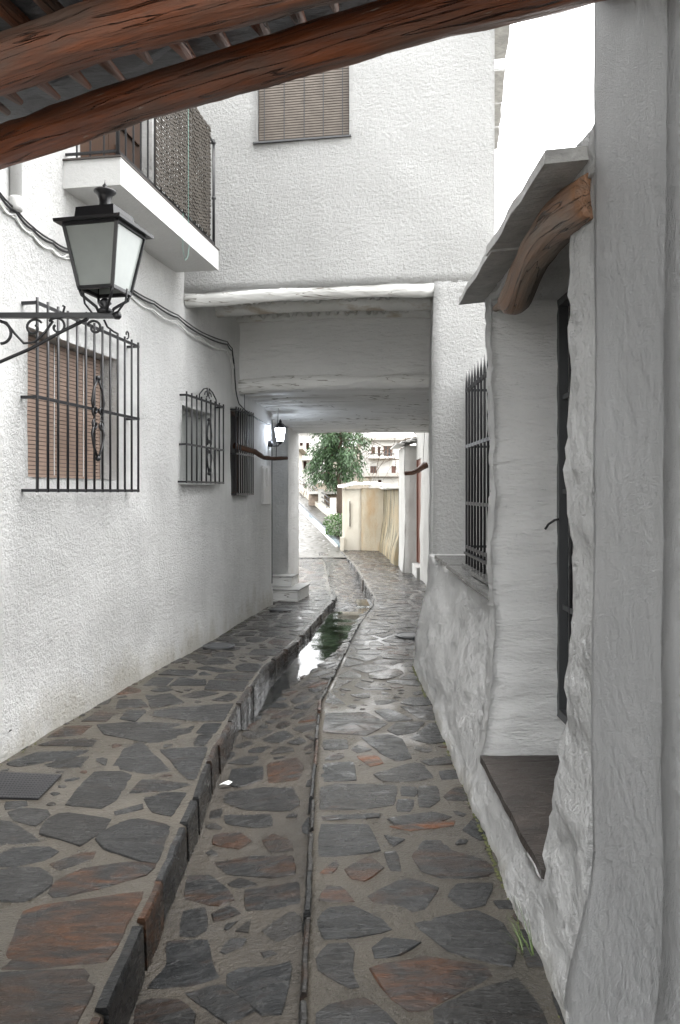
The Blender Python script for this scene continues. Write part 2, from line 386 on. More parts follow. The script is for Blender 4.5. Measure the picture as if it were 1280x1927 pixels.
def zl(X, Y): return 0.012 * F(X, Y, 0, 0.9, 2) - 0.02 * sstep(11, 12.5, Y)
def zr(X, Y): return 0.012 * F(X, Y, 5, 0.9, 2)
def zg(X, Y):
    t = max(0, min(1, (X - K(Y)) / max(0.05, RL(Y) - K(Y))))
    dl = lerp(lerp(0.17, 0.135, sstep(5, 8, Y)), 0.05, sstep(10.2, 12.0, Y)); dr = lerp(lerp(0.075, 0.05, sstep(6, 8, Y)), 0.17, sstep(10.4, 11.2, Y))
    return -(lerp(dl, dr, t ** 1.3)) * (1 - .8 * sstep(14.5, 18.3, Y)) + 0.008 * F(X, Y, 9, 1.3, 3)
def ground_pt(x, y, zf):
    z = 0.0
    for _ in range(6):
        Y = (EYE - z) * FP / (y - CY); X = (x - CX) / FP * Y; z = zf(X, Y)
    return (X, Y)

# ------------------------------------------------------------------ paving
def inside(p, poly):
    c = False; n = len(poly)
    for i in range(n):
        (x1, y1), (x2, y2) = poly[i], poly[(i + 1) % n]
        if (y1 > p[1]) != (y2 > p[1]) and p[0] < (x2 - x1) * (p[1] - y1) / (y2 - y1) + x1: c = not c
    return c
def segd(p, a, b):
    ax, ay = a; bx, by = b; dx, dy = bx - ax, by - ay; L = dx * dx + dy * dy or 1e-9
    t = max(0, min(1, ((p[0] - ax) * dx + (p[1] - ay) * dy) / L))
    return math.hypot(p[0] - ax - t * dx, p[1] - ay - t * dy)
def polyd(p, poly):
    if inside(p, poly): return 0.0
    return min(segd(p, poly[i], poly[(i + 1) % len(poly)]) for i in range(len(poly)))
def centroid(q): return (sum(p[0] for p in q) / len(q), sum(p[1] for p in q) / len(q))
def area(q): return 0.5 * sum(q[i][0] * q[(i + 1) % len(q)][1] - q[(i + 1) % len(q)][0] * q[i][1] for i in range(len(q)))
def clip_half(poly, a, b):                     # keep the side nearer to a
    mx_, my = (a[0] + b[0]) / 2, (a[1] + b[1]) / 2; nx, ny = b[0] - a[0], b[1] - a[1]; out = []
    for i in range(len(poly)):
        p, q = poly[i], poly[(i + 1) % len(poly)]
        dp = (p[0] - mx_) * nx + (p[1] - my) * ny; dq = (q[0] - mx_) * nx + (q[1] - my) * ny
        if dp <= 0: out.append(p)
        if (dp < 0 < dq) or (dq < 0 < dp):
            t = dp / (dp - dq); out.append((p[0] + (q[0] - p[0]) * t, p[1] + (q[1] - p[1]) * t))
    return out
def shrink(poly, d):
    c = centroid(poly); out = []
    for p in poly:
        L = math.hypot(p[0] - c[0], p[1] - c[1]); k = max(0.3, (L - d * 1.25) / max(L, 1e-6))
        out.append((c[0] + (p[0] - c[0]) * k, c[1] + (p[1] - c[1]) * k))
    return out
def stone(mb, poly, zf, h, tone, rust, warm, mi=1, seg=0.045, jag=0.007, tilt=0.004):
    if len(poly) < 3: return
    if area(poly) < 0: poly = poly[::-1]
    if area(poly) < 0.0012: return
    pts = []
    for i in range(len(poly)):
        a, b = poly[i], poly[(i + 1) % len(poly)]; L = math.hypot(b[0] - a[0], b[1] - a[1]); n = max(1, int(L / seg))
        nx, ny = (b[1] - a[1]) / max(L, 1e-6), -(b[0] - a[0]) / max(L, 1e-6)
        for k in range(n):
            t = k / n; j = jag * (F(a[0] + t * (b[0] - a[0]), a[1] + t * (b[1] - a[1]), tone * 9, 11, 3)) * (1.0 if k else 0.5)
            pts.append((a[0] + t * (b[0] - a[0]) + nx * j, a[1] + t * (b[1] - a[1]) + ny * j))
    # round corners a little
    n = len(pts); pts = [((pts[i - 1][0] + 8 * pts[i][0] + pts[(i + 1) % n][0]) / 10, (pts[i - 1][1] + 8 * pts[i][1] + pts[(i + 1) % n][1]) / 10) for i in range(n)]
    c = centroid(pts); tx, ty = random.uniform(-tilt, tilt), random.uniform(-tilt, tilt)
    def rz(p): return zf(*p) + h + (p[0] - c[0]) * tx * 4 + (p[1] - c[1]) * ty * 4 + 0.0025 * N(p[0], p[1], tone * 7, 14)
    colr = (tone, rust, warm)
    r0 = [mb.V((p[0], p[1], zf(*p) - 0.02)) for p in pts]
    def ins(p, d):
        L = math.hypot(p[0] - c[0], p[1] - c[1]); k = max(0.05, (L - d) / max(L, 1e-6)); return (c[0] + (p[0] - c[0]) * k, c[1] + (p[1] - c[1]) * k)
    r1 = [mb.V((p[0], p[1], rz(p) - 0.005)) for p in pts]
    p2 = [ins(p, 0.0045) for p in pts]; r2 = [mb.V((p[0], p[1], rz(p))) for p in p2]
    L = max(0.02, math.sqrt(area(pts)) * 0.22); p3 = [ins(p, L) for p in pts]; r3 = [mb.V((p[0], p[1], rz(p) + 0.001)) for p in p3]
    n = len(pts)
    for A, B in ((r0, r1), (r1, r2), (r2, r3)):
        for i in range(n): mb.Fc((A[i], A[(i + 1) % n], B[(i + 1) % n], B[i]), mi, colr, False)
    cc = mb.V((c[0], c[1], rz(c) + 0.001))
    for i in range(n): mb.Fc((r3[i], r3[(i + 1) % n], cc), mi, colr, False)
def crop(ox, oy, s, txt):
    out = []
    for line in txt.strip().split('\n'):
        f = line.split('|'); rust = float(f[0]); v = [float(k) for k in f[1].replace(' ', ',').split(',') if k]
        out.append((rust, [(ox + v[i] / s, oy + v[i + 1] / s) for i in range(0, len(v), 2)]))
    return out
LEFT_ST = crop(0, 1420, 3.2, '''0|570,110 730,105 800,130 720,220 700,270 610,322 400,300 500,190
.1|860,155 1020,165 1180,180 1000,215 790,232
0|860,250 1000,232 1120,232 1030,370 920,345
0|50,350 130,325 270,335 290,365 210,430 100,395
0|300,390 360,358 520,372 660,395 590,470 480,550 380,510 250,480
0|-90,400 60,410 240,520 -90,550
0|590,510 640,460 780,395 830,390 1020,430 945,660 850,640 640,565
0|-60,630 90,570 280,560 345,590 250,640 100,668 -60,670
.5|310,660 480,600 570,590 540,630 370,695
0|-80,720 90,690 230,690 300,740 300,790 150,880 -80,875
.6|310,830 360,760 500,695 780,655 930,665 940,690 860,735 600,800 420,850 340,860
.62|150,950 230,920 700,860 880,840 850,960 790,1080 800,1160 640,1240 300,1270 25,1290
.5|-200,1340 100,1320 490,1300 520,1340 480,1370 550,1400 450,1640 -200,1640
0|40,290 150,285 160,310 40,330
0|700,340 850,300 850,330 700,365
.1|50,60 200,5 350,5 250,50 120,70
.1|270,60 500,15 480,75 350,80''') + crop(0, 1180, 2.0, '''0|370,370 500,360 730,365 690,430 560,435 400,405
.1|560,320 700,300 880,290 840,355 700,350 580,335
0|550,255 640,250 690,285 570,305
0|740,400 770,365 835,365 810,400
0|730,445 745,410 800,405 770,445
0|605,465 780,455 735,575 700,570
0|425,530 470,460 530,435 640,540 560,553
0|455,345 480,315 550,315 510,355
.5|310,355 370,318 430,325 400,355
.6|180,415 250,375 345,370 300,405
0|30,515 140,475 330,465 260,495 100,515
.1|180,525 220,500 330,490 290,525
.3|150,445 220,425 360,425 340,450
0|640,220 680,190 770,200 770,220
0|540,220 580,190 650,195 620,222
0|600,180 640,160 740,165 720,185
0|775,235 790,200 950,205 920,242
.2|810,195 830,178 975,175 960,200
0|890,150 920,135 1010,140 980,170 900,165
0|740,155 780,148 890,165 830,172
0|930,105 960,83 1080,85 1050,108
0|570,240 620,225 650,238 610,245
.2|440,305 450,275 530,275 555,300
.1|680,260 760,240 820,250 740,268
.2|800,275 870,250 900,265 860,280''')
GUT_ST = crop(230, 1420, 3.2, '''.1|660,90 840,75 840,150 700,195 650,180
.6|880,60 1050,20 1080,80 1060,150 890,165
.1|630,230 850,205 1020,210 1060,300 1000,340 760,330 620,290
0|620,370 880,365 900,430 800,440 640,420
.6|560,490 700,470 770,520 700,570 560,540
.6|850,520 910,480 990,520 1030,570 900,590
.5|560,650 780,620 1010,620 1030,720 900,740 650,720
.5|400,740 530,740 600,800 680,870 570,905 390,870
.2|640,780 710,750 810,785 700,800
.35|750,820 1050,775 1060,900 760,935
0|370,950 500,930 500,1050 440,1095 350,1090
.4|550,960 640,920 700,960 560,1000
0|270,1140 510,1130 520,1270 580,1340 420,1385 160,1400 290,1270
0|640,1330 720,1295 900,1300 1000,1250 980,1400 960,1560 830,1560 760,1470 650,1400
.1|370,1430 600,1390 780,1540 620,1610 480,1500
.3|100,1510 180,1480 330,1490 420,1560 420,1640 90,1640
.1|530,345 600,325 590,375 530,385''')
RIGHT_ST = crop(560, 1600, 2.2857, '''.75|90,100 165,45 170,65 150,95
.7|215,85 310,30 365,80 290,130 240,120
.2|370,15 425,10 445,85 400,85
.35|502,28 554,-57 617,-43 662,9 800,45 840,90 800,110 620,115 545,90
.35|310,200 430,140 480,130 600,165 540,250 495,265 420,240 370,245
.1|655,200 690,150 835,148 800,230 720,250
.6|80,215 130,160 180,165 240,220
0|80,300 140,255 240,250 350,300 400,345 250,370 120,380
0|330,420 380,385 525,400 430,445 340,468
0|80,470 130,415 220,412 235,450 220,510 265,580 230,590 100,515
.05|510,320 640,290 770,265 880,320 925,400 915,495 820,475 660,430
.25|960,350 1100,350 1130,400 1090,490 990,500
.65|320,515 550,470 800,500 830,545 700,600 560,680 490,690 420,640
.15|600,680 750,620 940,560 1000,640 1070,760 600,760
.5|80,700 150,670 280,640 360,700 430,760 90,760
0|1095,615 1230,640 1270,747 1150,747
.6|930,290 1030,210 1080,330 1020,340
.1|900,20 950,40 950,120 920,140
0|850,220 950,215 930,250 870,250''') + crop(560, 1280, 2.56, '''.3|120,250 140,160 330,155 430,210 330,265
0|375,150 440,140 550,190 440,200
.2|500,130 680,130 720,190 600,190
.1|440,240 480,210 610,205 560,250 480,265
0|550,280 640,210 730,200 765,290 640,305
0|310,280 440,265 500,290 550,375 470,390 400,345
.1|115,310 130,290 230,290 240,330 130,335
0|265,335 290,315 355,335 290,350
.95|290,370 380,365 410,400 350,415
0|100,405 265,398 280,480 110,488
0|375,455 560,400 595,405 650,470 540,485 420,488
0|105,520 190,505 470,510 455,600 330,618 100,622
0|505,515 570,520 565,560 500,555
.1|585,515 670,515 680,575 640,610 588,608
0|485,580 560,578 545,632 480,632
.4|710,560 760,520 850,520 880,580 730,580
.2|110,655 390,648 380,665 130,675
.3|440,670 640,640 740,660 640,690 480,695
.9|450,705 750,680 740,705 560,725
0|90,770 115,700 335,705 390,820 240,840 95,850
.1|420,750 510,770 460,800
.1|805,720 870,650 930,660 1000,760 880,770
.1|600,390 750,370 790,400 640,410
.2|700,480 690,440 800,430 830,470
.1|500,110 540,85 660,80 670,115 560,122
.1|130,110 155,60 230,115
.3|280,30 300,10 450,45 330,45''')

def pave(name, lo, hi, zf, traced, mortar, Y0, Y1, cell, gap, label_rows=0.09, avoid=()):
    mb = MB()
    nrow = int((Y1 - Y0) / label_rows); ncol = 14
    rows = []
    for i in range(nrow + 1):
        Y = lerp(Y0, Y1, i / nrow); a, b = lo(Y), hi(Y)
        rows.append([mb.V((lerp(a, b, j / ncol), Y, zf(lerp(a, b, j / ncol), Y) + 0.003 * N(lerp(a, b, j / ncol), Y, 0, 7))) for j in range(ncol + 1)])
    for r, q in zip(rows, rows[1:]):
        for j in range(ncol): mb.Fc((r[j], r[j + 1], q[j + 1], q[j]), 0, None, True)
    done = []
    for rust, px in traced:
        poly = shrink([ground_pt(x, y, zf) for x, y in px], -.015)
        poly = [(max(lo(p[1]) + 0.004, min(hi(p[1]) - 0.004, p[0])), p[1]) for p in poly]
        done.append(poly)
        stone(mb, poly, zf, random.uniform(0.002, 0.0045), random.uniform(0.2, 0.8), rust, random.uniform(0, 0.4) + 0.3 * rust)
    done += list(avoid)
    base_cell, base_gap = cell, gap
    for PASS in range(3):
      cell = base_cell * (1, .55, .36)[PASS]; gap = base_gap * (1, .7, .55)[PASS]
      sites = []; Y = Y0
      xs = [lo(Y0 + (Y1 - Y0) * k / 40) for k in range(41)]; xe = [hi(Y0 + (Y1 - Y0) * k / 40) for k in range(41)]
      Y = Y0 - cell; r = 0
      while Y < Y1 + cell:
          x = min(xs) - cell * (1.0 + 0.5 * (r % 2))
          while x < max(xe) + cell:
              sites.append((x + random.uniform(-.42, .42) * cell, Y + random.uniform(-.36, .36) * cell)); x += cell * random.uniform(0.8, 1.35)
          Y += cell * 0.78; r += 1
      boxes = [(min(p[0] for p in q), max(p[0] for p in q), min(p[1] for p in q), max(p[1] for p in q)) for q in done]
      fresh = []
      for s in sites:
          if not (Y0 < s[1] < Y1) or not (lo(s[1]) - 0.05 < s[0] < hi(s[1]) + 0.05): continue
          w = cell * 1.7; poly = [(s[0] - w, s[1] - w), (s[0] + w, s[1] - w), (s[0] + w, s[1] + w), (s[0] - w, s[1] + w)]
          near = sorted(((q[0] - s[0]) ** 2 + (q[1] - s[1]) ** 2, q) for q in sites if q is not s and abs(q[0] - s[0]) < w * 1.6 and abs(q[1] - s[1]) < w * 1.6)
          for d, q in near[:18]:
              poly = clip_half(poly, s, q)
              if len(poly) < 3: break
          if len(poly) < 3: continue
          poly = shrink(poly, gap * random.uniform(0.5, 1.25))
          poly = [(max(lo(p[1]) + 0.015, min(hi(p[1]) - 0.015, p[0])), max(Y0 + .01, min(Y1 - .01, p[1]))) for p in poly]
          cl = []
          for p in poly:
              if not cl or math.hypot(p[0] - cl[-1][0], p[1] - cl[-1][1]) > 0.02: cl.append(p)
          poly = cl
          if len(poly) < 3: continue
          def tooclose(sc):
              c = centroid(poly); P = [(c[0] + (p[0] - c[0]) * sc, c[1] + (p[1] - c[1]) * sc) for p in poly]
              T = P + [c] + [((P[i][0] + P[i - 1][0]) / 2, (P[i][1] + P[i - 1][1]) / 2) for i in range(len(P))]
              for q, bb in zip(done, boxes):
                  if bb[1] < min(p[0] for p in P) - .05 or bb[0] > max(p[0] for p in P) + .05 or bb[3] < min(p[1] for p in P) - .05 or bb[2] > max(p[1] for p in P) + .05: continue
                  if any(polyd(p, q) < 0.02 for p in T) or any(inside(p, P) for p in q): return None
              return P
          got = None
          for sc in (1, 0.75, 0.5, 0.32):
              got = tooclose(sc)
              if got: break
          if got and abs(area(got)) > (0.004, .0025, .0015)[PASS]:
              fresh.append(got)
              stone(mb, got, zf, random.uniform(0.0015, 0.004), random.random(), max(0, random.uniform(-.7, .75)), random.uniform(0, .8))
      done += fresh
    return mb, done
COVER = [ground_pt(x, y, zl) for x, y in ((-60, 1452), (116, 1461), (72, 1506), (-70, 1502))]
mbL, _ = pave('pavement', lambda Y: LLX(Y), lambda Y: K(Y) - 0.052, zl, LEFT_ST, M_MORTAR, -.6, 20.6, 0.30, 0.03, avoid=[COVER])
mbG, _ = pave('gutter', lambda Y: K(Y) - 0.004, lambda Y: RL(Y) + 0.01, zg, GUT_ST, M_MORTARG, -.6, 20.6, 0.20, 0.028)
mbR, _ = pave('pavement', lambda Y: RL(Y) + 0.036, lambda Y: RWX(Y) + 0.15, zr, RIGHT_ST, M_MORTAR, -.6, 20.9, 0.29, 0.028)

def kerb_stones(mb, edge, zf, side, w, depth, Y0, Y1, rust_p, lmin, lmax, low=None):
    Y = Y0                                     # upright stones along the lip; side: -1 body lies to the left of the edge
    while Y < Y1:
        L = random.uniform(lmin, lmax); g = random.uniform(.015, .05); ys = [Y + (L - g) * k / 5 for k in range(6)]
        jj = random.uniform(-.008, .008); hh = random.uniform(-.004, .012); ww = w * random.uniform(.8, 1.1)
        tone = random.random(); rust = random.choice((0, 0, .3, .5, .65)) if random.random() < rust_p else random.uniform(0, .25); colr = (tone, rust, random.uniform(0, .7))
        rows = []
        for y in ys:
            e = edge(y) + jj + 0.006 * N(y, tone * 20, 0, 9); i_ = e + side * ww; zt = zf(i_, y) + 0.006 + hh
            zb = (low(e, y) if low else zt - depth) - 0.03
            q = [(e - side * .006, zb), (e, zt - 0.012), (e + side * .007, zt), (i_ - side * .005, zt), (i_, zt - .02)]
            rows.append([mb.V((a + 0.003 * N(a, y, b, 25), y, b + 0.003 * N(a, y, b + 4, 18))) for a, b in q])
        for r, q in zip(rows, rows[1:]):
            for k in range(4):
                f = (r[k], r[k + 1], q[k + 1], q[k]); mb.Fc(f if side < 0 else f[::-1], 1, colr, False)
        for r, fl in ((rows[0], side > 0), (rows[-1], side < 0)): mb.Fc(r if fl else r[::-1], 1, colr)
        Y += L
    n = int((Y1 - Y0) / .1); rows = []          # mortar core behind and between them
    for i in range(n + 1):
        y = lerp(Y0, Y1, i / n); e = edge(y) + side * 0.006; i_ = e + side * (w + .03); zt = zf(i_, y)
        zb = (low(edge(y), y) if low else zt - depth) - 0.03
        rows.append([mb.V((e, y, zb)), mb.V((e + side * .004, y, zt - .012 + .006 * N(e, y, 0, 12))), mb.V((e + side * .03, y, zt + 0.001)), mb.V((i_, y, zt + .001))])
    for r, q in zip(rows, rows[1:]):
        for k in range(3):
            f = (r[k], r[k + 1], q[k + 1], q[k]); mb.Fc(f if side < 0 else f[::-1], 0, None, True)
kerb_stones(mbL, K, zl, -1, 0.042, 0.2, -.6, 20.5, 0.8, 0.28, 0.55, low=zg)
kerb_stones(mbR, RL, zr, 1, 0.026, 0.12, -.6, 20.5, 0.7, 0.25, 0.5, low=zg)
pl = struct(mbL.build('pavement', [M_MORTAR, M_STONE])); pl['label'] = 'flagstone footway along the left wall, raised behind a stone kerb'
pg = struct(mbG.build('gutter', [M_MORTARG, M_STONE])); pg['label'] = 'sunken stone drainage channel down the middle of the alley'
pr_ = struct(mbR.build('pavement', [M_MORTAR, M_STONE])); pr_['label'] = 'flagstone footway along the right wall'
# thin sheet of rain water standing in the channel
w = MB(); rows = []
for i in range(61):
    Y = lerp(5.6, 12.0, i / 60); a = K(Y) + 0.0; b = RL(Y) + .02
    t0 = 0.0; t1 = 1.0
    zc = zg(lerp(a, b, .5), Y)
    rows.append([w.V((lerp(a, b, t), Y, lerp(zg(a, Y), zg(b, Y), lerp(.15, .62, sstep(5.6, 8.6, Y))) + lerp(-.006, 0.014, sstep(5.6, 8.4, Y)))) for t in (t0, lerp(t0, t1, .33), lerp(t0, t1, .66), t1)])
for r, q in zip(rows, rows[1:]):
    for k in range(3): w.Fc((r[k], r[k + 1], q[k + 1], q[k]), 0, None, True)
wat = struct(w.build('water', M_WATER)); wat['label'] = 'shallow rain water running in the channel under the arch'

# far ground, road climbing to the left, hillside
SL = 0.15
def zroad(Y): return SL * (Y - 20.2)
g = MB(); g.poly([(-400, -60, -.3), (400, -60, -.3), (400, 900, -.3), (-400, 900, -.3)])
struct(g.build('ground', M_RUBG))
g = MB(); rows = []
for i in range(60):
    Y = 18.4 + i * .4; c_r = RL(Y) + .02 if Y < 20.6 else interp([(20.6, .05), (22.5, .25), (24.6, .2), (32.6, -1.6), (42, -3.7)], Y)
    rows.append([g.V((lerp(-4.5, c_r, j / 12), Y, max(zroad(Y), -.012) + .014 * F(lerp(-4.5, c_r, j / 12), Y, 2, .7, 2))) for j in range(13)])
for r, q in zip(rows, rows[1:]):
    for k in range(12): g.Fc((r[k], r[k + 1], q[k + 1], q[k]), 0, None, True)
for r in rows: pass
def cobbles():
    m, t, b = newmat('wet_cobbled_road'); p = geo_pos(t)
    v = t.nodes.new('ShaderNodeTexVoronoi'); v.feature = 'DISTANCE_TO_EDGE'; v.inputs['Scale'].default_value = 1.0
    t.links.new(mapped(t, p, (3.2, 6.5, 3)), v.inputs['Vector'])
    e = ramp(t, v.outputs['Distance'], [(0.03, 0), (0.14, 1)]); n = noise_n(t, p, 3, 4)
    t.links.new(mixc(t, e, (0.05, 0.045, 0.036), mixc(t, n, (0.05, 0.048, 0.044), (0.11, 0.105, 0.095))), b.inputs['Base Color'])
    b.inputs['Roughness'].default_value = 0.4; bump(t, b, e, 0.03); return m
M_COB = cobbles()
struct(g.build('road', M_COB))['label'] = 'wet cobbled lane climbing to the left beyond the arch'
ch = MB()                                        # channel beside the lane
A, B = Vector((-.06, 20.7, 0)), Vector((-1.62, 27.6, 0))
for (o0, o1, h, mi) in ((-.05, .0, .05, 0), (.0, .17, .025, 1), (.17, .22, .06, 2)):
    n = 16
    for i in range(n):
        P, Q = A.lerp(B, i / n), A.lerp(B, (i + 1) / n)
        ch.hexa([(P.x + o0, P.y, zroad(P.y) - .3), (P.x + o1, P.y, zroad(P.y) - .3), (Q.x + o1, Q.y, zroad(Q.y) - .3), (Q.x + o0, Q.y, zroad(Q.y) - .3),
                 (P.x + o0, P.y, zroad(P.y) + h), (P.x + o1, P.y, zroad(P.y) + h), (Q.x + o1, Q.y, zroad(Q.y) + h), (Q.x + o0, Q.y, zroad(Q.y) + h)], mi)
M_CHW = simple('wet_channel', (0.16, 0.19, 0.21), 0.12, 0, 0.4, 5)
struct(ch.build('channel', [M_BACK, M_CHW, M_DARK]))['label'] = 'narrow water channel running beside the climbing lane'
hl = MB(); rows = []
for i in range(40):
    Y = 21.0 + i * 2.2; row = []
    for j in range(40):
        X = -28 + j * 1.5; edge_ = interp([(18, .45), (24.6, .0), (32.6, -1.7), (60, -6)], Y)
        z = -.1 + .09 * (Y - 21) + .25 * F(X, Y, 0, .12, 3)
        if X < edge_ + .6: z = min(z, zroad(min(Y, 42)) - .35)
        row.append(hl.V((X, Y, z)))
    rows.append(row)
for r, q in zip(rows, rows[1:]):
    for k in range(39): hl.Fc((r[k], r[k + 1], q[k + 1], q[k]), 0, None, True)
struct(hl.build('hill', M_SOIL))['label'] = 'bare hillside behind the garden walls'

# ------------------------------------------------------------------ walls
def wall(p0, p1, z0, z1, du, dz, ops, thick, disp, n=None, jit=0.004, mb=None, mi=0, jag=None):
    """a solid wall: displaced front towards n, openings (u0,u1,z0,z1,depth) with reveals"""
    mb = mb or MB(); p0 = Vector((p0[0], p0[1], 0)); p1 = Vector((p1[0], p1[1], 0)); L = (p1 - p0).length; u = (p1 - p0) / L
    if n is None: n = Vector((u.y, -u.x, 0))
    def cuts(a, b, step, extra):
        s = sorted(set([a, b] + [e for e in extra if a < e < b])); out = []
        for c, d in zip(s, s[1:]):
            k = max(1, int(round((d - c) / step)))
            out += [c + (d - c) * i / k for i in range(k)]
        return out + [b]
    us = cuts(0, L, du, [o[0] for o in ops] + [o[1] for o in ops]); zs = cuts(z0, z1, dz, [o[2] for o in ops] + [o[3] for o in ops])
    def hole(a, b):
        for k, o in enumerate(ops):
            if o[0] - 1e-6 < a < o[1] + 1e-6 and o[2] - 1e-6 < b < o[3] + 1e-6: return k
        return -1
    idx = {}
    def vert(i, j):
        if (i, j) not in idx:
            a, b = us[i], zs[j]; q = p0 + u * a
            e = 1.0 if 0 < i < len(us) - 1 else 0.0
            ju = jit * N(q.x, q.y, b, 9) * e; jz = jit * N(q.x, q.y, b + 7, 9) * (1.0 if 0 < j < len(zs) - 1 else 0)
            if jag: ju += jag(a, b)
            q = q + n * disp(a, b) + u * ju
            idx[(i, j)] = mb.V((q.x, q.y, b + jz))
        return idx[(i, j)]
    bk = {}
    def back(i, j, d, k=1.0, sub=0.0):
        if sub:
            key = (i, j, d, k)
            if key not in bk:
                q = mb.v[vert(i, j)] - n * (d * k); w_ = min(1, k * 4) * sub
                q = q + u * (w_ * (F(q.x * .8, q.y * .8, q.z * 2.2, 2.6, 4) + .5 * N(q.x * .5, q.y, q.z * 3, 9))) + Vector((0, 0, w_ * .6 * F(q.x, q.y, q.z + 9, 2.4, 3)))
                bk[key] = mb.V(q)
            return bk[key]
        if (i, j, d) not in bk:
            q = mb.v[vert(i, j)] - n * d; bk[(i, j, d)] = mb.V(q)
        return bk[(i, j, d)]
    for i in range(len(us) - 1):
        for j in range(len(zs) - 1):
            k = hole((us[i] + us[i + 1]) / 2, (zs[j] + zs[j + 1]) / 2)
            if k < 0:
                mb.Fc((vert(i, j), vert(i + 1, j), vert(i + 1, j + 1), vert(i, j + 1)), mi, None, True); continue
            d = ops[k][4]; k_ = k
            for (a, b, c) in ((i - 1, j, ((i, j), (i, j + 1))), (i + 1, j, ((i + 1, j + 1), (i + 1, j))), (i, j - 1, ((i + 1, j), (i, j))), (i, j + 1, ((i, j + 1), (i + 1, j + 1)))):
                inb = 0 <= a < len(us) - 1 and 0 <= b < len(zs) - 1
                if inb and hole((us[a] + us[a + 1]) / 2, (zs[b] + zs[b + 1]) / 2) >= 0: continue
                A_, B_ = c
                if len(ops[k_]) > 5:
                    m_ = 12; pa, pb = vert(*A_), vert(*B_)
                    for e_ in range(1, m_ + 1):
                        qa, qb = back(*A_, d, e_ / m_, ops[k_][5]), back(*B_, d, e_ / m_, ops[k_][5])
                        mb.Fc((pa, pb, qb, qa), 1, None, True); pa, pb = qa, qb
                    continue
                mb.Fc((vert(*A_), vert(*B_), back(*B_, d), back(*A_, d)), mi, None, False)
    # rim and back
    def bp(a, b): q = p0 + u * a - n * thick; return (q.x, q.y, b)
    c00, c10, c11, c01 = (mb.V(bp(0, z0)), mb.V(bp(L, z0)), mb.V(bp(L, z1)), mb.V(bp(0, z1)))
    mb.Fc((c10, c00, c01, c11), mi)
    nu, nz = len(us) - 1, len(zs) - 1
    mb.Fc([vert(0, j) for j in range(nz + 1)] + [c01, c00], mi); mb.Fc([vert(nu, j) for j in range(nz, -1, -1)] + [c10, c11], mi)
    mb.Fc([vert(i, nz) for i in range(nu + 1)] + [c11, c01], mi); mb.Fc([vert(i, 0) for i in range(nu, -1, -1)] + [c00, c10], mi)
    return mb

def wavy(sx, amp, seed=0): return lambda a, b: amp * F(a + seed, b, seed, sx, 3)

# ---- left house
LP0 = Vector((WL(-2), -2, 0))
def lu(Y): return (Y + 2) / 0.9863
W1 = (lu(4.78), lu(5.99), 1.64, 2.56, 0.15); W2 = (lu(7.30), lu(8.22), 1.62, 2.36, 0.13); W3 = (lu(8.80), lu(9.50), 1.50, 2.50, 0.12)
DR = (lu(5.40), lu(6.62), 3.74, 5.5, 0.12)
house = thing('house', 'long white limewashed house on the left with barred windows and a balcony', 'house', (WL(5), 5, 0))
def ldisp(a, b):
    return 0.03 * F(a, b, 1, 0.55, 3) + 0.006 * N(a, b, 3, 5) - 0.0 + 0.05 * (1 - sstep(0, .5, b)) * (0.5 + .5 * N(a, 0, 0, .8)) * 0.6
mb = wall((LP0.x, LP0.y), (WL(10.69), 10.69), -.1, 5.75, 0.09, 0.09, [W1, W2, W3, DR], 0.45, ldisp, n=NL)
mb.build('wall', M_LEFT, house)
def Lp(Y, z, off): q = Vector((WL(Y), Y, 0)) + NL * off; return Vector((q.x, q.y, z))
# windows behind the grilles
def lwin(op, mat, fr=0.045):
    Y0, Y1 = op[0] * .9863 - 2, op[1] * .9863 - 2; o = Vector((WL(Y0), Y0, 0)); L = op[1] - op[0]; d = op[4]
    f = MB()
    for a, b, c, e in ((-.05, fr, op[2] - .05, op[3] + .05), (L - fr, L + .05, op[2] - .05, op[3] + .05), (fr, L - fr, op[2] - .05, op[2] + fr), (fr, L - fr, op[3] - fr, op[3] + .05), (L / 2 - fr / 2, L / 2 + fr / 2, op[2] + fr, op[3] - fr)):
        f.obox(o, UL, NL, (a, b), (-d - .03, -d + .012), c, e)
    win = f.build('window', mat, house)
    p = MB(); p.obox(o, UL, NL, (-.02, L + .02), (-d - .05, -d - .012), op[2] - .03, op[3] + .03)
    return win, p, o, L, d
win, p, o, L, d = lwin(W1, M_DOOR); p.build('pane', M_DARK, win)
bl = MB(); nsl = 34
for i in range(nsl):
    z = lerp(W1[2] + .012, W1[3] - .02, i / (nsl - 1)); bl.obox(o, UL, NL, (.015, L - .04), (-d + .022, -d + .028), z - .0112, z + .0112)
for a in (.15, L * .42, L * .75): bl.obox(o, UL, NL, (a, a + .006), (-d + .030, -d + .034), W1[2] + .02, W1[3] - .01, 1)
bl.build('blind', [M_BLIND, M_TRIM], win, 'tan slatted roller blind lowered behind the bars')
win, p, o, L, d = lwin(W2, M_GREYPANE); p.build('pane', M_GREYPANE, win)
win, p, o, L, d = lwin(W3, M_DOOR); p.build('pane', M_DARK, win)
def spiral(c, u, v, r0, r1, a0, a1, n=14):
    return [c + u * (lerp(r0, r1, i / (n - 1)) * math.cos(lerp(a0, a1, i / (n - 1)))) + v * (lerp(r0, r1, i / (n - 1)) * math.sin(lerp(a0, a1, i / (n - 1)))) for i in range(n)]
Z = Vector((0, 0, 1))
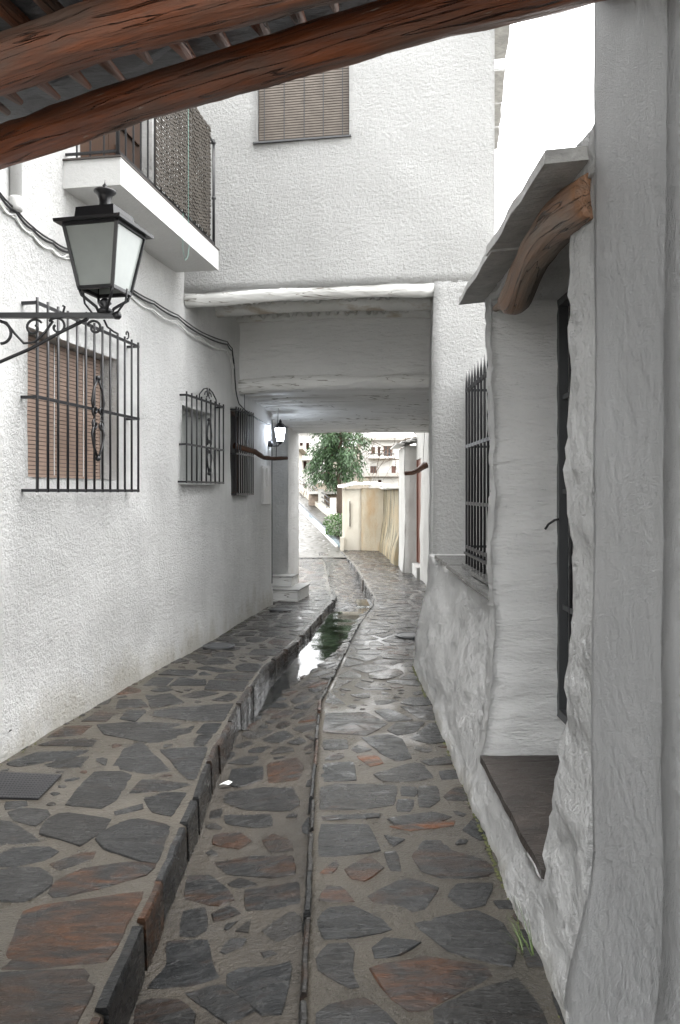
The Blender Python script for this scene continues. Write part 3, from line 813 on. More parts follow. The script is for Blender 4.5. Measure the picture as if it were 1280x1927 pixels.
def ornament(mb, c, h, w):                       # lyre of C scrolls, c = centre
    for s in (-1, 1):
        for t in (-1, 1):
            pts = [c + Z * (t * h / 2), c + UL * (s * w * .35) + Z * (t * h * .36), c + UL * (s * w * .52) + Z * (t * h * .2), c + UL * (s * w * .32) + Z * (t * h * .05)]
            mb.tube(pts, .0095, 6)
            mb.tube(spiral(c + UL * (s * w * .25) + Z * (t * h * .085), UL * s, Z * t, w * .24, w * .08, -1.2, 4.5, 12), .0085, 5)
    for t in (-1, 1): mb.lathe(c + Z * (t * h / 2 - .02), [(.004, 0), (.02, .01), (.02, .03), (.004, .04)], 8)
def grille(Y0, Y1, z0, z1, off, nb, mid, orn, top=False):
    f = MB(); r = .008
    a0, a1 = Lp(Y0, 0, off), Lp(Y1, 0, off)
    zt = [z0 + .012, z1 - .012] + mid
    for z in zt:
        w_ = .010
        f.obox(Lp(Y0, 0, 0), UL, NL, (-.012, (Y1 - Y0) / .9863 + .012), (off - .006, off + .006), z - w_, z + w_)
        for Yk in (Y0, Y1): f.obox(Lp(Yk, 0, 0), UL, NL, (-.011, .011), (-.06, off - .006), z - w_ + .001, z + w_ - .001)
    for Yk in (Y0, Y1): f.obox(Lp(Yk, 0, 0), UL, NL, (-.0085, .0085), (off - .0055, off + .0055), z0 + .001, z1 - .001)
    gr = f.build('window_grille', M_IRON, house)
    proto = None
    for i in range(nb):
        P = a0.lerp(a1, (i + .5 * 0) / (nb - 1)); 
        if proto is None:
            b = MB(); b.tube([P + Z * z0, P + Z * (z0 + (z1 - z0) * .5), P + Z * (z1 + .02)], .0085, 6); proto = b.build('bar', M_IRON, gr); base = P
        else:
            c = proto.copy(); col.objects.link(c); c.parent = gr; c.location = P - base
    for (t, z, h, w_) in orn:
        s = MB(); ornament(s, a0.lerp(a1, t) + Z * z + NL * .012, h, w_); s.build('scroll', M_IRON, gr)
    if top:
        c = a0.lerp(a1, .55) + Z * (z1 + .0)
        for sgn in (-1, 1):
            s = MB()
            s.tube([c + UL * (sgn * .26) + Z * .0, c + UL * (sgn * .25) + Z * .04, c + UL * (sgn * .14) + Z * .10, c + UL * (sgn * .03) + Z * .125, c + UL * (sgn * .02) + Z * .05], .007, 5)
            s.tube(spiral(c + UL * (sgn * .05) + Z * .05, UL * sgn, Z, .05, .015, 0, 5, 12), .006, 5); s.build('scroll', M_IRON, gr)
    elif orn:
        for t in (.42, .86):
            s = MB(); s.tube(spiral(a0.lerp(a1, t) + Z * (z1 + .045), UL, Z, .035, .012, -1.6, 3.6, 12), .006, 5); s.build('scroll', M_IRON, gr)
    return gr
grille(4.72, 6.15, 1.545, 2.70, .10, 13, [2.12], [(.52, 2.06, .56, .17)])
grille(7.26, 8.34, 1.63, 2.46, .075, 9, [1.99], [(.55, 2.00, .54, .13)], top=True)
grille(8.84, 9.53, 1.51, 2.49, .06, 9, [1.98], [])
# balcony
bal = MB(); wB = .42; bu0 = 5.17; bu1 = 7.15
bal.obox(Vector((WL(bu0), bu0, 0)), UL, NL, (0, (bu1 - bu0) / .9863), (-.2, wB), 3.555, 3.735)
bo = bal.build('balcony', M_TRIM, house)
tl = MB(); tl.obox(Vector((WL(bu0), bu0, 0)), UL, NL, (-.012, (bu1 - bu0) / .9863 + .012), (-.1, wB + .006), 3.735, 3.747); tl.build('slab_edge', M_TERRA, bo)
rl = MB(); bL = (bu1 - bu0) / .9863
Bo = Vector((WL(bu0), bu0, 0))
def bp(a, b, z): q = Bo + UL * a + NL * b; return Vector((q.x, q.y, z))
e = wB - .035
for z in (3.79, 4.70):
    rl.bar(bp(.03, e, z), bp(bL - .03, e, z), .012)
    for a in (.03, bL - .03): rl.bar(bp(a, -.02, z), bp(a, e, z), .011)
n = 17
for i in range(n): rl.bar(bp(lerp(.03, bL - .03, i / (n - 1)), e, 3.75), bp(lerp(.03, bL - .03, i / (n - 1)), e, 4.70), .008)
for i in range(1, 4): rl.bar(bp(bL - .03, e * i / 4, 3.75), bp(bL - .03, e * i / 4, 4.70), .007); rl.bar(bp(.03, e * i / 4, 3.75), bp(.03, e * i / 4, 4.70), .007)
for a in (.03, bL - .03):
    rl.tube([bp(a, e, 3.74), bp(a, e, 4.73)], .013, 8)
    for z in (4.2, 4.70): rl.lathe(bp(a, e, z - .02), [(.008, 0), (.02, .012), (.02, .026), (.008, .04)], 8)
rl.build('railing', M_IRON, bo)
dd = MB(); do = Vector((WL(5.40), 5.40, 0)); dL = DR[1] - DR[0]
for a, b in ((-.03, dL / 2 - .004), (dL / 2 + .004, dL + .03)):
    dd.obox(do, UL, NL, (a, b), (-.14, -.08), 3.70, 5.63)
    for z in (3.85, 4.45, 5.0): dd.obox(do, UL, NL, (a + .1, b - .1), (-.08, -.062), z, z + .42)
dr = dd.build('door', M_DOOR, house, 'brown panelled balcony door')
ww = MB(); ww.obox(do, UL, NL, (.08, .11), (-.055, -.04), 4.55, 4.75); ww.build('handle', M_TRIM, dr)
# reed blind hung over the balcony rail
eb = MB(); a0, a1 = .62, bL - .20
zr_ = 3.79
ns = 38; seg = 26
for i in range(ns):
    z = lerp(3.80, 4.74, i / (ns - 1))
    for j in range(seg):
        A_, B_ = lerp(a0, a1, j / seg), lerp(a0, a1, (j + 1) / seg)
        zz = z + (.0124 if j % 2 else 0) + .002 * N(A_, z, 0, 30); o_ = e + .022 + .012 * N(A_, z, 0, 4) + (.004 if (i + j) % 2 else 0)
        eb.obox(Bo, UL, NL, (A_ - .006, B_ + .006), (o_, o_ + .006), zz - .0082, zz + .0082)
for j in range(13):
    A_ = lerp(a0, a1, j / 12); eb.obox(Bo, UL, NL, (A_ - .004, A_ + .004), (e + .014, e + .020), 3.79, 4.76)
reed = tag(eb.build('reed_blind', M_ESPARTO), 'brown reed blind hanging over the outside of the balcony railing', 'blind')
cd = MB(); c0 = bp(1.20, e + .05, 5.0)
cd.tube([c0, bp(1.20, e + .05, 3.75), bp(1.2, e + .06, 3.55), bp(1.16, e + .06, 3.42), bp(1.10, e + .06, 3.38), bp(1.05, e + .06, 3.45), bp(1.07, e + .055, 3.74)], .0018, 5)
tag(cd.build('cord', M_CORD), 'thin green pull cord looped down over the balcony edge', 'cord')
pp = MB(); P0 = lw(30, 390, .035); pp.tube([P0 + Z * 0, P0 + Z * 2.4], .034, 12)
pp.lathe(P0 + Z * .0, [(.036, -.02), (.04, 0), (.04, .05), (.036, .06)], 12); pp.build('drain_pipe', M_TRIM, house)
# doorway pier and steps at the end of the left house
pier = MB()
pier = wall((-1.5, 11.95), (-.785, 11.83), .0, 2.66, .08, .08, [], .75, wavy(2, .015), n=Vector((-.1647, -.9863, 0)), mb=pier)
pier.build('pier', M_LEFT, house)
rw = MB(); rw.obox(Vector((WL(10.69), 10.69, 0)), UL, NL, (-.3, 1.6), (-.75, -.35), 0, 3); rw.build('recess_wall', M_LEFT, house)
bx = MB(); q = lw(491, 948, 0); bx.obox(Vector((q.x, q.y, 0)), UL, NL, (0, .38), (-.03, .022), 1.385, 1.885)
ub = bx.build('utility_box', M_TRIM, house); b2 = MB(); b2.obox(Vector((q.x, q.y, 0)), UL, NL, (.2, .36), (.022, .034), 1.62, 1.86); b2.obox(Vector((q.x, q.y, 0)), UL, NL, (.02, .17), (.022, .03), 1.41, 1.85); b2.build('lid', M_TRIM, ub)
hk = MB(); q = lw(16, 1385, 0); hk.tube([q - NL * .05, q + NL * .012], .028, 10, sq=1.4); hk.build('drain_hole', M_DARK, house)
stp = thing('doorstep', 'two pale stone steps at the foot of the pier under the arch', 'steps', (-.8, 11.4, 0))
for (a, b, y0, y1, z0, z1) in ((-1.15, -.585, 11.06, 11.83, -.03, .155), (-1.15, -.70, 11.42, 11.83, .155, .30)):
    s_ = MB(); s_.obox(Vector((a, y0, 0)), UL, NL, (0, y1 - y0), (0, b - a), z0, z1); 
    st = s_.build('step', M_VAULT, stp)
    t_ = MB(); t_.obox(Vector((a, y0, 0)), UL, NL, (-.02, y1 - y0), (0, b - a + .02), z1, z1 + .018); t_.build('tread', M_SLATE, st)

# ---- bridge house over the alley
def fY(X): return 7.123 - 0.167 * X
br = thing('bridge_house', 'white roughcast house bridging the alley on whitewashed timber lintels', 'house', (0, 7.1, 0))
UF = Vector((.9863, -.1647, 0)); NF = Vector((-.1647, -.9863, 0))
X0, X1 = -1.75, 1.365
F0 = Vector((X0, fY(X0), 0))
def fu(X): return (X - X0) / .9863
uo = fu(.835)
WU = (fu(-.777), fu(.083), 4.79, 6.0, .10)
FL = fu(X1)
def fdisp(a, b): return .022 * F(a, b, 4, .7, 3) + .006 * N(a, b, 2, 6)
mb = wall(F0, (X1, fY(X1)), 3.43, 5.98, .08, .08, [WU], .5, fdisp, n=NF)
for v_ in mb.v:
    if abs(v_.z - 3.43) < 1e-3: v_.z += .016 * F(v_.x, 0, v_.y, 3.5, 4) + .010 * N(v_.x, 2, 0, 17) - .004
def pdisp(a, b): return fdisp(a + uo, b) + .05 * (1 - sstep(0, .6, b))
mb = wall(F0 + UF * uo, (X1, fY(X1)), -.1, 3.43, .08, .08, [], .5, pdisp, n=NF, mb=mb, jag=lambda a, b: .012 * F(a * .2, b, 3, 1.4, 3) if a < .2 else 0)
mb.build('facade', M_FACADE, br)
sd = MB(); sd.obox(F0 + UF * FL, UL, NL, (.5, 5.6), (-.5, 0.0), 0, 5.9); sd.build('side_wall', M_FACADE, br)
wn = MB(); o = F0 + UF * WU[0]; L = WU[1] - WU[0]
wn.obox(o, UF, NF, (-.03, L + .03), (-.14, -.085), WU[2] - .03, WU[3] + .03)
wn = wn.build('window', M_DOOR, br)
bl = MB(); ns = 50
for i in range(ns):
    z = lerp(WU[2] + .03, WU[3], i / (ns - 1)); bl.obox(o, UF, NF, (.012, L - .012), (-.062, -.056), z - .0082, z + .0082)
for a in (.06, .25, .44, .62, .8): bl.obox(o, UF, NF, (a, a + .006), (-.056, -.050), WU[2] + .02, WU[3] - .0, 1)
bl.build('blind', [M_WBLIND, M_DARK], wn, 'grey-brown wooden slat blind fully lowered')
sl_ = MB(); sl_.obox(o, UF, NF, (-.03, L + .02), (-.09, .018), WU[2] - .012, WU[2] + .002); sl_.build('sill', M_STEEL, wn)
# eaves slates on the right flank
Ec = F0 + UF * FL
for (a, b, ov, th, dz) in ((-.05, .62, .13, .03, .0), (.80, 1.45, .128, .028, -.01), (1.47, 2.0, .118, .026, -.006), (2.02, 2.6, .112, .026, -.01)):
    e_ = MB(); k = 5
    e_.prism(Ec + Z * (5.70 + dz), UL, NL, Z * th, [(a, -.3), (b, -.3), (b, ov * .95 + random.uniform(-.006, .006)), (lerp(a, b, .6), ov + random.uniform(-.01, .01)), (lerp(a, b, .3), ov + random.uniform(-.01, .01)), (a + .015, ov)])
    e_.build('eaves_slate', M_SLATE, br)
# timbers
def timber(name, Xa, Xb, yf, za, zb, r, mat, sag=0.0, sq=1.0, seed=0, rough=.10, parent=None, n=18):
    b = MB(); pts = []; rs = []
    for i in range(n):
        t = i / (n - 1); X = lerp(Xa, Xb, t)
        pts.append((X, yf(X) + .02 * N(X, seed, 0, 1.5), lerp(za, zb, t) + sag * 4 * t * (1 - t) + .012 * N(X, seed, 4, 1.3))); rs.append(r * (1 + .08 * N(X, seed, 9, 1.6)))
    b.tube(pts, rs, 14, rough=rough, seed=seed, sq=sq); return b.build(name, mat, parent)
timber('lintel', -1.46, .86, lambda X: fY(X) + .075, 3.372, 3.388, .078, M_LINT, .03, seed=1.3, parent=br, rough=.09)
timber('ceiling_beam', -1.45, 1.02, lambda X: fY(X) + 1.05, 3.500, 3.490, .078, M_PEEL, .02, seed=4.1, parent=br)
timber('ceiling_beam', -1.35, 1.10, lambda X: fY(X) + 1.80, 3.60, 3.58, .085, M_PEEL, .02, seed=6.6, parent=br)
cane = MB()                                       # whitewashed canes and plaster between the beams
for i in range(46):
    X = lerp(-1.5, 1.15, i / 45) + random.uniform(-.012, .012); z = 3.530 + random.uniform(-.014, .012); dx = random.uniform(-.09, .09)
    cane.tube([(X, fY(X) + .12, z + .0), (X + dx * .5, fY(X) + .9, z + .02 + random.uniform(-.01, .01)), (X + dx, fY(X) + 2.05, z + .055)], [random.uniform(.020, .034) for _ in range(3)], 7, rough=.12, seed=i * 1.7)
cane.obox(F0, UF, NF, (0, FL - .05), (-2.05, -.15), 3.60, 3.8)
cane.build('cane_ceiling', M_PEEL, br)
def sY(X): return 8.98 - .167 * X
S0 = Vector((-1.32, sY(-1.32), 0))
mb = wall(S0, (1.10, sY(1.10)), 2.72, 3.62, .07, .07, [], .4, lambda a, b: .02 * F(a, b, 8, .9, 3) + .03 * (1 - sstep(2.72, 2.9, b)), n=NF)
mb.build('inner_wall', M_REVEAL, br)
timber('lintel', -1.24, 1.12, lambda X: sY(X) + .05, 2.775, 2.79, .10, M_LINT, .035, seed=8.8, parent=br, rough=.10)
for i in range(13):                               # painted beams of the low ceiling, stepping down towards the far end
    t = i / 12; dY = lerp(.22, 3.35, t)
    timber('ceiling_board', -1.45, 1.65, lambda X, dY=dY: sY(X) + dY, lerp(2.80, 2.585, t), lerp(2.80, 2.575, t), .145, M_VAULT, .03 * (1 - t), sq=.72, seed=10 + i * 1.31, parent=br, rough=.10)
cs = MB(); cs.obox(S0, UF, NF, (-.3, 2.9), (-3.6, -.42), 2.9, 3.4); cs.build('ceiling_slab', M_VAULT, br)
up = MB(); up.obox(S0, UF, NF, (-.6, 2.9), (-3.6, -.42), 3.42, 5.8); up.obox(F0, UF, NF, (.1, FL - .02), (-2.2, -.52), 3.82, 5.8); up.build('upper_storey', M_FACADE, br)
nr = Vector((-.9946, .1034, 0)).normalized()
mb = wall((.86, 6.98 + .35), (1.40, 12.3), -.1, 3.7, .1, .1, [], .5, lambda a, b: .02 * F(a, b, 12, .9, 3) + .04 * (1 - sstep(0, .5, b)), n=nr)
mb.build('passage_wall', M_LEFT, br)

# ---- low house on the right with slate eaves
lo_ = thing('low_house', 'low lumpy white house on the right with slate eaves over a niche', 'house', (.8, 4, 0))
RX = .742; WE = 3.93
NR = Vector((-1, 0, 0))
def lump(a, b):                                   # thick lime over rubble stones
    v = .020 * F(a * 1.0, b * 1.5, 3, 2.2, 4) + .012 * abs(N(a, b * 1.6, 1, 9)) + .008 * N(a, b * 1.4, 5, 19)
    return v
def rdisp(Y, z): return lump(Y, z) + .07 * (1 - sstep(0, .9, z)) + .02 * (1 - sstep(0, .12, z))
# near strip beside the niche, plinth, pier, low wall under the window sill
NY0, NY1 = 2.50, 3.76; ZL, ZT = .25, 2.50
mb = MB()
def rwall(Ya, Yb, za, zb, X=RX, disp=None, ops=(), mb=mb, step=.035, thick=.5, jag=None):
    return wall((X, Yb), (X, Ya), za, zb, step, step, [(Yb - o[1], Yb - o[0]) + tuple(o[2:]) for o in ops], thick, (lambda a, b: (disp or rdisp)(Yb - a, b)), n=NR, mb=mb, jag=jag)
def jagn(a, b):                                   # ragged vertical edges of the niche
    Y = WE - a
    if Y < 3.2:
        d_ = abs(Y - NY0)
        return .040 * (abs(F(3.1, b, 0, 5.5, 3)) * 2 - .55) * max(0, 1 - d_ / .16) - .13 * (1 - sstep(.3, .95, b)) * max(0, 1 - d_ / (.27 if Y < NY0 else .55))
    return .010 * F(8.2, b, 0, 5.0, 3) * max(0, 1 - abs(Y - NY1) / .14)
rwall(2.232, WE, -.1, 2.60, ops=[(NY0, NY1, ZL, ZT, .43, .022)], jag=jagn)
rwall(WE, 6.95, -.1, .995, disp=lambda Y, z: rdisp(Y, z) - .05 * sstep(.2, 1.0, z), step=.045)
mb.build('wall', [M_LUMPY, M_REVEAL], lo_)
# inner faces
rv = MB(); 
rv.box((RX + .44, 2.3, .1), (RX + .49, 3.9, 2.59)); rv.build('niche', M_REVEAL, lo_)
rc = MB(); rc.box((1.19, 3.9, .9), (1.5, 6.9, 2.56)); rc.build('recess_wall', M_LUMPY, lo_)
# slate ledge in the niche
ld = MB(); pts = [(RX - .035, NY0 + .14), (RX - .035, NY1 - .0), (RX + .40, NY1 + .0), (RX + .40, NY0 - .2), (RX + .02, NY0 - .1)]
ld.prism((0, 0, ZL - .005), (1, 0, 0), (0, 1, 0), Z * .035, [(RX - .060 - .006 + .01 * N(y, 0, 0, 8), y) for y in [lerp(2.625, NY1, i / 12) for i in range(13)]] + [(RX + .40, NY1), (RX + .40, 2.56), (RX + .06, 2.56)])
ld.build('ledge', M_LEDGE, lo_)
# grille leaf standing in the niche
gx = RX + .325
gf = MB()
gf.box((gx - .022, NY1 - .035, .47), (gx + .022, NY1 + .004, 2.475)); gf.box((gx - .022, 2.35, 2.435), (gx + .022, NY1 - .036, 2.475)); gf.box((gx - .022, 2.35, .47), (gx + .022, NY1 - .036, .51))
for z in (1.0, 1.55, 2.0): gf.box((gx - .006, 2.35, z - .012), (gx + .006, NY1 - .036, z + .012))
gf = gf.build('window_grille', M_STEEL, lo_, 'dark grey steel framed grille standing in the niche')
b = MB(); b.tube([(gx, NY1 - .15, .5), (gx, NY1 - .15, 2.45)], .009, 6); b0 = b.build('bar', M_IRON, gf)
for i in range(1, 8):
    c = b0.copy(); col.objects.link(c); c.parent = gf; c.location = b0.location + Vector((0, -.13 * i, 0))
lt = MB(); lt.tube([(gx - .03, NY1 - .07, 1.42), (gx - .05, NY1 - .06, 1.415), (gx - .075, NY1 - .045, 1.395), (gx - .09, NY1 - .04, 1.37)], .006, 6); lt.build('latch', M_IRON, gf)
wd = MB(); wd.box((RX + .425, 2.4, .35), (RX + .438, NY1 - .12, 2.46)); wd.build('window', M_DARK, lo_)
# log lintel over the niche
lg = MB(); pts = []; rs = []
A_, B_ = at(925, 588, 3.74) + Vector((.02, 0, .0)), at(1097, 368, 2.30) + Vector((.03, 0, .02))
for i in range(24):
    t = i / 23; P = A_.lerp(B_, t); P.z += .028 * math.sin(t * 7.5 + 2.4) + .012 * N(t, 3, 1, 6); P.x += .015 * math.sin(t * 8.0); pts.append(P); rs.append(lerp(.014, .070, sstep(0, .30, t)) * (1 + .10 * math.sin(t * 9 + .5)))
lg.tube(pts, rs, 16, rough=.12, seed=3.3); lg.build('lintel', M_LINTELWOOD, lo_, 'twisted weathered log lintel over the niche')
# slates of the eaves
sls = [(2.29, 3.18, .595, .04, -.035), (3.10, 3.98, .60, .035, -.045), (2.95, 3.5, .64, .03, .012), (3.45, 3.75, .63, .03, -.005), (3.7, 4.02, .63, .03, -.002)]
for (a, b, xo, th, dz) in sls:
    z0 = 2.545 + dz; pr = MB(); n = 9
    edge_ = [(xo + .012 * N(y, dz * 30, 0, 5), y) for y in [lerp(a, b, i / n) for i in range(n + 1)]]
    top = [(1.5, b), (1.5, a)]
    i0 = [pr.V((x, y, z0 + (x - .6) * .10 + .004 * N(x, y, 0, 9))) for x, y in edge_ + top]; i1 = [pr.V((x + .004, y, z0 + th + (x - .6) * .10 + .005 * N(x, y, 3, 9))) for x, y in edge_ + top]
    pr.Fc(i0[::-1]); pr.Fc(i1)
    for k in range(len(i0)): pr.Fc((i0[k], i0[(k + 1) % len(i0)], i1[(k + 1) % len(i0)], i1[k]))
    pr.build('roof_slate', M_SLATE, lo_)
bd = MB(); bd = rwall(2.25, 3.9, 2.47, 2.585, X=RX - .01, disp=lambda Y, z: .012 * F(Y, z, 2, 4, 3) - .02 * sstep(2.5, 2.6, z), mb=MB(), step=.03); bd.build('mortar_band', M_LUMPY, lo_)
# slate sill and window grille in the recess
sl2 = MB()
for k, (a, b, x0, z0) in enumerate(((3.94, 4.9, .765, .99), (4.88, 5.7, .775, .992), (5.66, 6.48, .785, .994), (4.25, 5.0, .83, 1.022), (4.9, 5.5, .86, 1.02))):
    sl2.prism((0, 0, z0), (1, 0, 0), (0, 1, 0), Z * .026, [(x0 + .014 * N(y, k * 5, 0, 7), y) for y in [lerp(a, b, i / 6) for i in range(7)]] + [(1.19, b), (1.19, a)])
sl2.build('sill', M_SILL, lo_)
GXW = .875
wg = MB()
for z in (1.17, 1.47, 1.86): wg.box((GXW - .006, 4.24, z - .011), (GXW + .006, 5.40, z + .011))
wg.box((GXW - .006, 4.24, 2.235), (GXW + .006, 5.42, 2.262)); wg.box((GXW - .02, 4.24, 1.12), (GXW + .02, 5.40, 1.135))
for Yk in (4.25, 5.40):
    for z in (1.17, 1.86, 2.25): wg.box((GXW + .006, Yk - .008, z - .008), (1.2, Yk + .008, z + .008))
for Yk in (4.25, 5.395): wg.box((GXW - .0055, Yk - .0055, 1.121), (GXW + .0055, Yk + .0055, 2.26))
wg = wg.build('window_grille', M_IRON, lo_, 'black spiked window grille above the slate sill')
b = MB(); b.tube([(GXW, 4.28, 1.05), (GXW, 4.28, 2.30), (GXW, 4.28, 2.38)], [.0085, .0085, .0015], 6); b0 = b.build('bar', M_IRON, wg)
for i in range(1, 11):
    c = b0.copy(); col.objects.link(c); c.parent = wg; c.location = b0.location + Vector((0, .112 * i, 0))
wd = MB(); wd.box((1.172, 4.3, 1.04), (1.186, 5.75, 2.3)); wd.build('window', M_DARK, lo_)

# ---- near pier on the right, part of the house the photographer stands under
nh = thing('corner_house', 'tall smooth grey-white house corner closest on the right', 'house', (1, 1.5, 0))
def ndisp(Y, z):
    return .008 * F(Y, z, 3, 1.6, 3) + .07 * (1 - sstep(0, .55, z)) + .012 * sstep(.3, 1.2, z) * N(z, 0, 0, .6)
mb = MB()
mb = wall((.722, 2.235), (.722, 1.725), -.1, 7, .03, .05, [], .6, lambda a, b: ndisp(2.235 - a, b) + .0, n=NR, mb=mb, jag=lambda a, b: (-.05 * (1 - sstep(0, .5, b)) + .006 * N(1, b, 0, 3)) if a < .02 else 0)
mb = wall((.712, 1.72), (.655, -3), -.1, 7, .1, .06, [], .6, lambda a, b: ndisp(1.72 - a, b) + .004 * N(a, b, 0, 6), n=NR, mb=mb)
mb.build('wall', M_PIER, nh)

# ---- covered way above the photographer
cv = thing('covered_way', 'log-beamed covered way roof overhead at the top left', 'roof', (0, 1.5, 3))
def logbeam(pa, pb, ra, rb, seed, ext0, ext1, bow=.0):
    b = MB(); A_, B_ = Vector(pa), Vector(pb); d = B_ - A_; A2 = A_ - d * ext0; B2 = B_ + d * ext1; pts = []; rs = []
    for i in range(46):
        t = i / 45; P = A2.lerp(B2, t); tt = -ext0 + t * (1 + ext0 + ext1)
        P.z += bow * 4 * tt * (1 - tt) + .014 * N(t * 4, seed, 0) ; pts.append(P); rs.append(lerp(ra, rb, tt) * (1 + .07 * N(t * 6, seed, 3)))
    b.tube(pts, rs, 30, rough=.13, seed=seed); return b.build('beam', M_BEAM, cv)
def under(x, y, zc): Y = (zc - EYE) * FP / (CY - y); return Vector(((x - CX) / FP * Y, Y, zc))
r2 = .073
b2a, b2b = under(0, 305, 2.82), under(1090, 0, 2.82)
logbeam(b2a + Vector((0, .03, r2 * .93)), b2b + Vector((0, .02, r2 * .93 + .012)), .070, .072, 1.7, .75, .35, bow=.030)
b1a, b1b = under(0, 168, 2.835), under(640, -4, 2.835)
logbeam(b1a + Vector((0, -.02, r2 * .9)), b1b + Vector((0, -.02, r2 * .9)), .080, .076, 5.2, 1.1, .9, bow=.012)
cl = MB(); dn = (b2b - b2a).normalized(); nn = Vector((dn.y, -dn.x, 0)); cA = b2a - dn * 1.6
n1 = 40; n2 = 30
rows = []
for i in range(n1 + 1):
    row = []
    for j in range(n2 + 1):
        q = cA + dn * (5.0 * i / n1) + nn * (-.36 + 1.36 * j / n2); row.append(cl.V((q.x, q.y, 3.065 + .02 * F(q.x, q.y, 0, 2.2, 3) + .012 * math.floor(N(q.x, q.y, 3, 1.7) * 3))))
    rows.append(row)
for r, q in zip(rows, rows[1:]):
    for k in range(n2): cl.Fc((r[k], r[k + 1], q[k + 1], q[k]))
q0, q1, q2_, q3 = [cA + dn * a + nn * b for a, b in ((0, -.30), (5, -.30), (5, .99), (0, .99))]
cl.hexa([(q.x, q.y, 3.16) for q in (q0, q1, q2_, q3)] + [(q.x, q.y, 3.30) for q in (q0, q1, q2_, q3)])
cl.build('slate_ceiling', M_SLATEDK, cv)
us_ = MB(); q0, q1, q2_, q3 = [cA + dn * a + nn * b for a, b in ((.3, -.12), (4.6, -.12), (4.6, .8), (.3, .8))]
us_.hexa([(q.x, q.y, 3.302) for q in (q0, q1, q2_, q3)] + [(q.x, q.y, 6.0) for q in (q0, q1, q2_, q3)]); us_.build('sky_blocker', M_FACADE, cv)  # added block, out of view, keeps sky light off the facade
for i in range(26):                              # short split rafters bedded across the beams
    t = lerp(-.55, 1.15, i / 25) + random.uniform(-.012, .012); q = b2a + (b2b - b2a) * t
    a_ = random.uniform(-.13, .02); z = 3.020 + random.uniform(-.010, .008)
    b = MB(); P = Vector((q.x, q.y, z)); pts = [P + nn * lerp(a_, .95, k / 5) + dn * (.25 * k / 5) * 1.0 for k in range(6)]
    b.tube(pts, [.012] + [random.uniform(.026, .038)] * 5, 8, rough=.12, seed=i * 2.1)
    b.build('rafter', M_BEAM, cv)

# ------------------------------------------------------------------ bracket lantern
Ll = Vector((-1.068, 3.55, 0)); zArm = EYE + .80
lamp = thing('street_lamp', 'large black bracket lantern with frosted panes hanging out from the left house', 'street lamp', (Ll.x, Ll.y, zArm))
ar = MB(); xw = WL(3.55) - .02
ar.box((xw, Ll.y - .012, zArm - .012), (Ll.x + .055, Ll.y + .012, zArm + .012))
ar.lathe((Ll.x + .055, Ll.y, zArm - .016), [(.012, 0), (.02, .01), (.02, .022), (.012, .032)], 10)
XA = Vector((1, 0, 0))
def arc(pts, r=.008): ar2.tube(pts, r, 6)
ar = ar.build('bracket', M_IRON, lamp)
ar2 = MB(); c = Vector((0, Ll.y, 0))
def q(x, y): return Vector(((x - CX) / FP * Ll.y, Ll.y, EYE + (CY - y) / FP * Ll.y))
arc([q(-150, 720), q(0, 681), q(60, 655), q(120, 622), q(165, 600)], .008)
arc([q(-5, 602), q(12, 607), q(28, 628), q(45, 646), q(65, 644), q(85, 625), q(100, 604)], .006)
arc(spiral(q(64, 617), XA, Z, .042, .012, .6, 7.4, 20), .006); arc(spiral(q(108, 615), -XA, Z, .045, .012, .6, 7.0, 20), .006)
arc(spiral(q(0, 628), XA, Z, .055, .045, 1.5, -1.5, 12), .007)
arc(spiral(q(178, 617), -XA, Z, .036, .010, .4, 7.4, 20), .006); arc([q(196, 602), q(202, 615), q(214, 624), q(222, 628)], .005)
arc([q(118, 592), q(120, 584), q(122, 577), q(118, 575)], .005); 
ar2.build('scroll', M_IRON, ar)
rot = R(-13)
def lp(a, b, z): return Vector((Ll.x + a * math.cos(rot) - b * math.sin(rot), Ll.y + a * math.sin(rot) + b * math.cos(rot), z))
z0 = EYE + (CY - 548) / FP * 3.55; z1 = EYE + (CY - 437) / FP * 3.55; z2 = EYE + (CY - 398) / FP * 3.55
hb, ht = .082, .128
fm = MB()
sg = ((-1, -1), (1, -1), (1, 1), (-1, 1))
for s in sg: fm.tube([lp(s[0] * hb, s[1] * hb, z0), lp(s[0] * ht, s[1] * ht, z1)], .010, 4, sm=False)
for h, z in ((hb, z0), (ht, z1 + .004)):
    for i in range(4):
        a, b = sg[i], sg[(i + 1) % 4]; fm.tube([lp(a[0] * h, a[1] * h, z), lp(b[0] * h, b[1] * h, z)], .011, 4, sm=False)
for s in sg: fm.tube([lp(s[0] * hb, s[1] * hb, z0), lp(s[0] * hb * .9, s[1] * hb * .9, z0 - .03), lp(s[0] * .028, s[1] * .028, z0 - .075), lp(s[0] * .02, s[1] * .02, zArm + .012)], .007, 6)
for s in ((-1, 0), (1, 0)):
    fm.tube([lp(s[0] * hb * 1.35, 0, z0 + .005), lp(s[0] * hb * 1.25, 0, z0 - .05), lp(s[0] * hb * .8, 0, z0 - .095), lp(s[0] * .03, 0, z0 - .11)], .005, 6)
fm.lathe((Ll.x, Ll.y, zArm + .01), [(.03, 0), (.035, .015), (.012, .03), (.03, .045), (.02, .06), (.008, .07)], 12)
fm = fm.build('lantern_frame', M_IRON, lamp)
for i in range(4):
    a, b = sg[i], sg[(i + 1) % 4]; g_ = MB(); k = .985
    P = [lp(a[0] * hb * k, a[1] * hb * k, z0), lp(b[0] * hb * k, b[1] * hb * k, z0), lp(b[0] * ht * k, b[1] * ht * k, z1), lp(a[0] * ht * k, a[1] * ht * k, z1)]
    I = [Vector((Ll.x + (p.x - Ll.x) * .96, Ll.y + (p.y - Ll.y) * .96, p.z)) for p in P]
    g_.hexa(P + I); g_.build('pane', M_FROST, fm)
rf = MB()
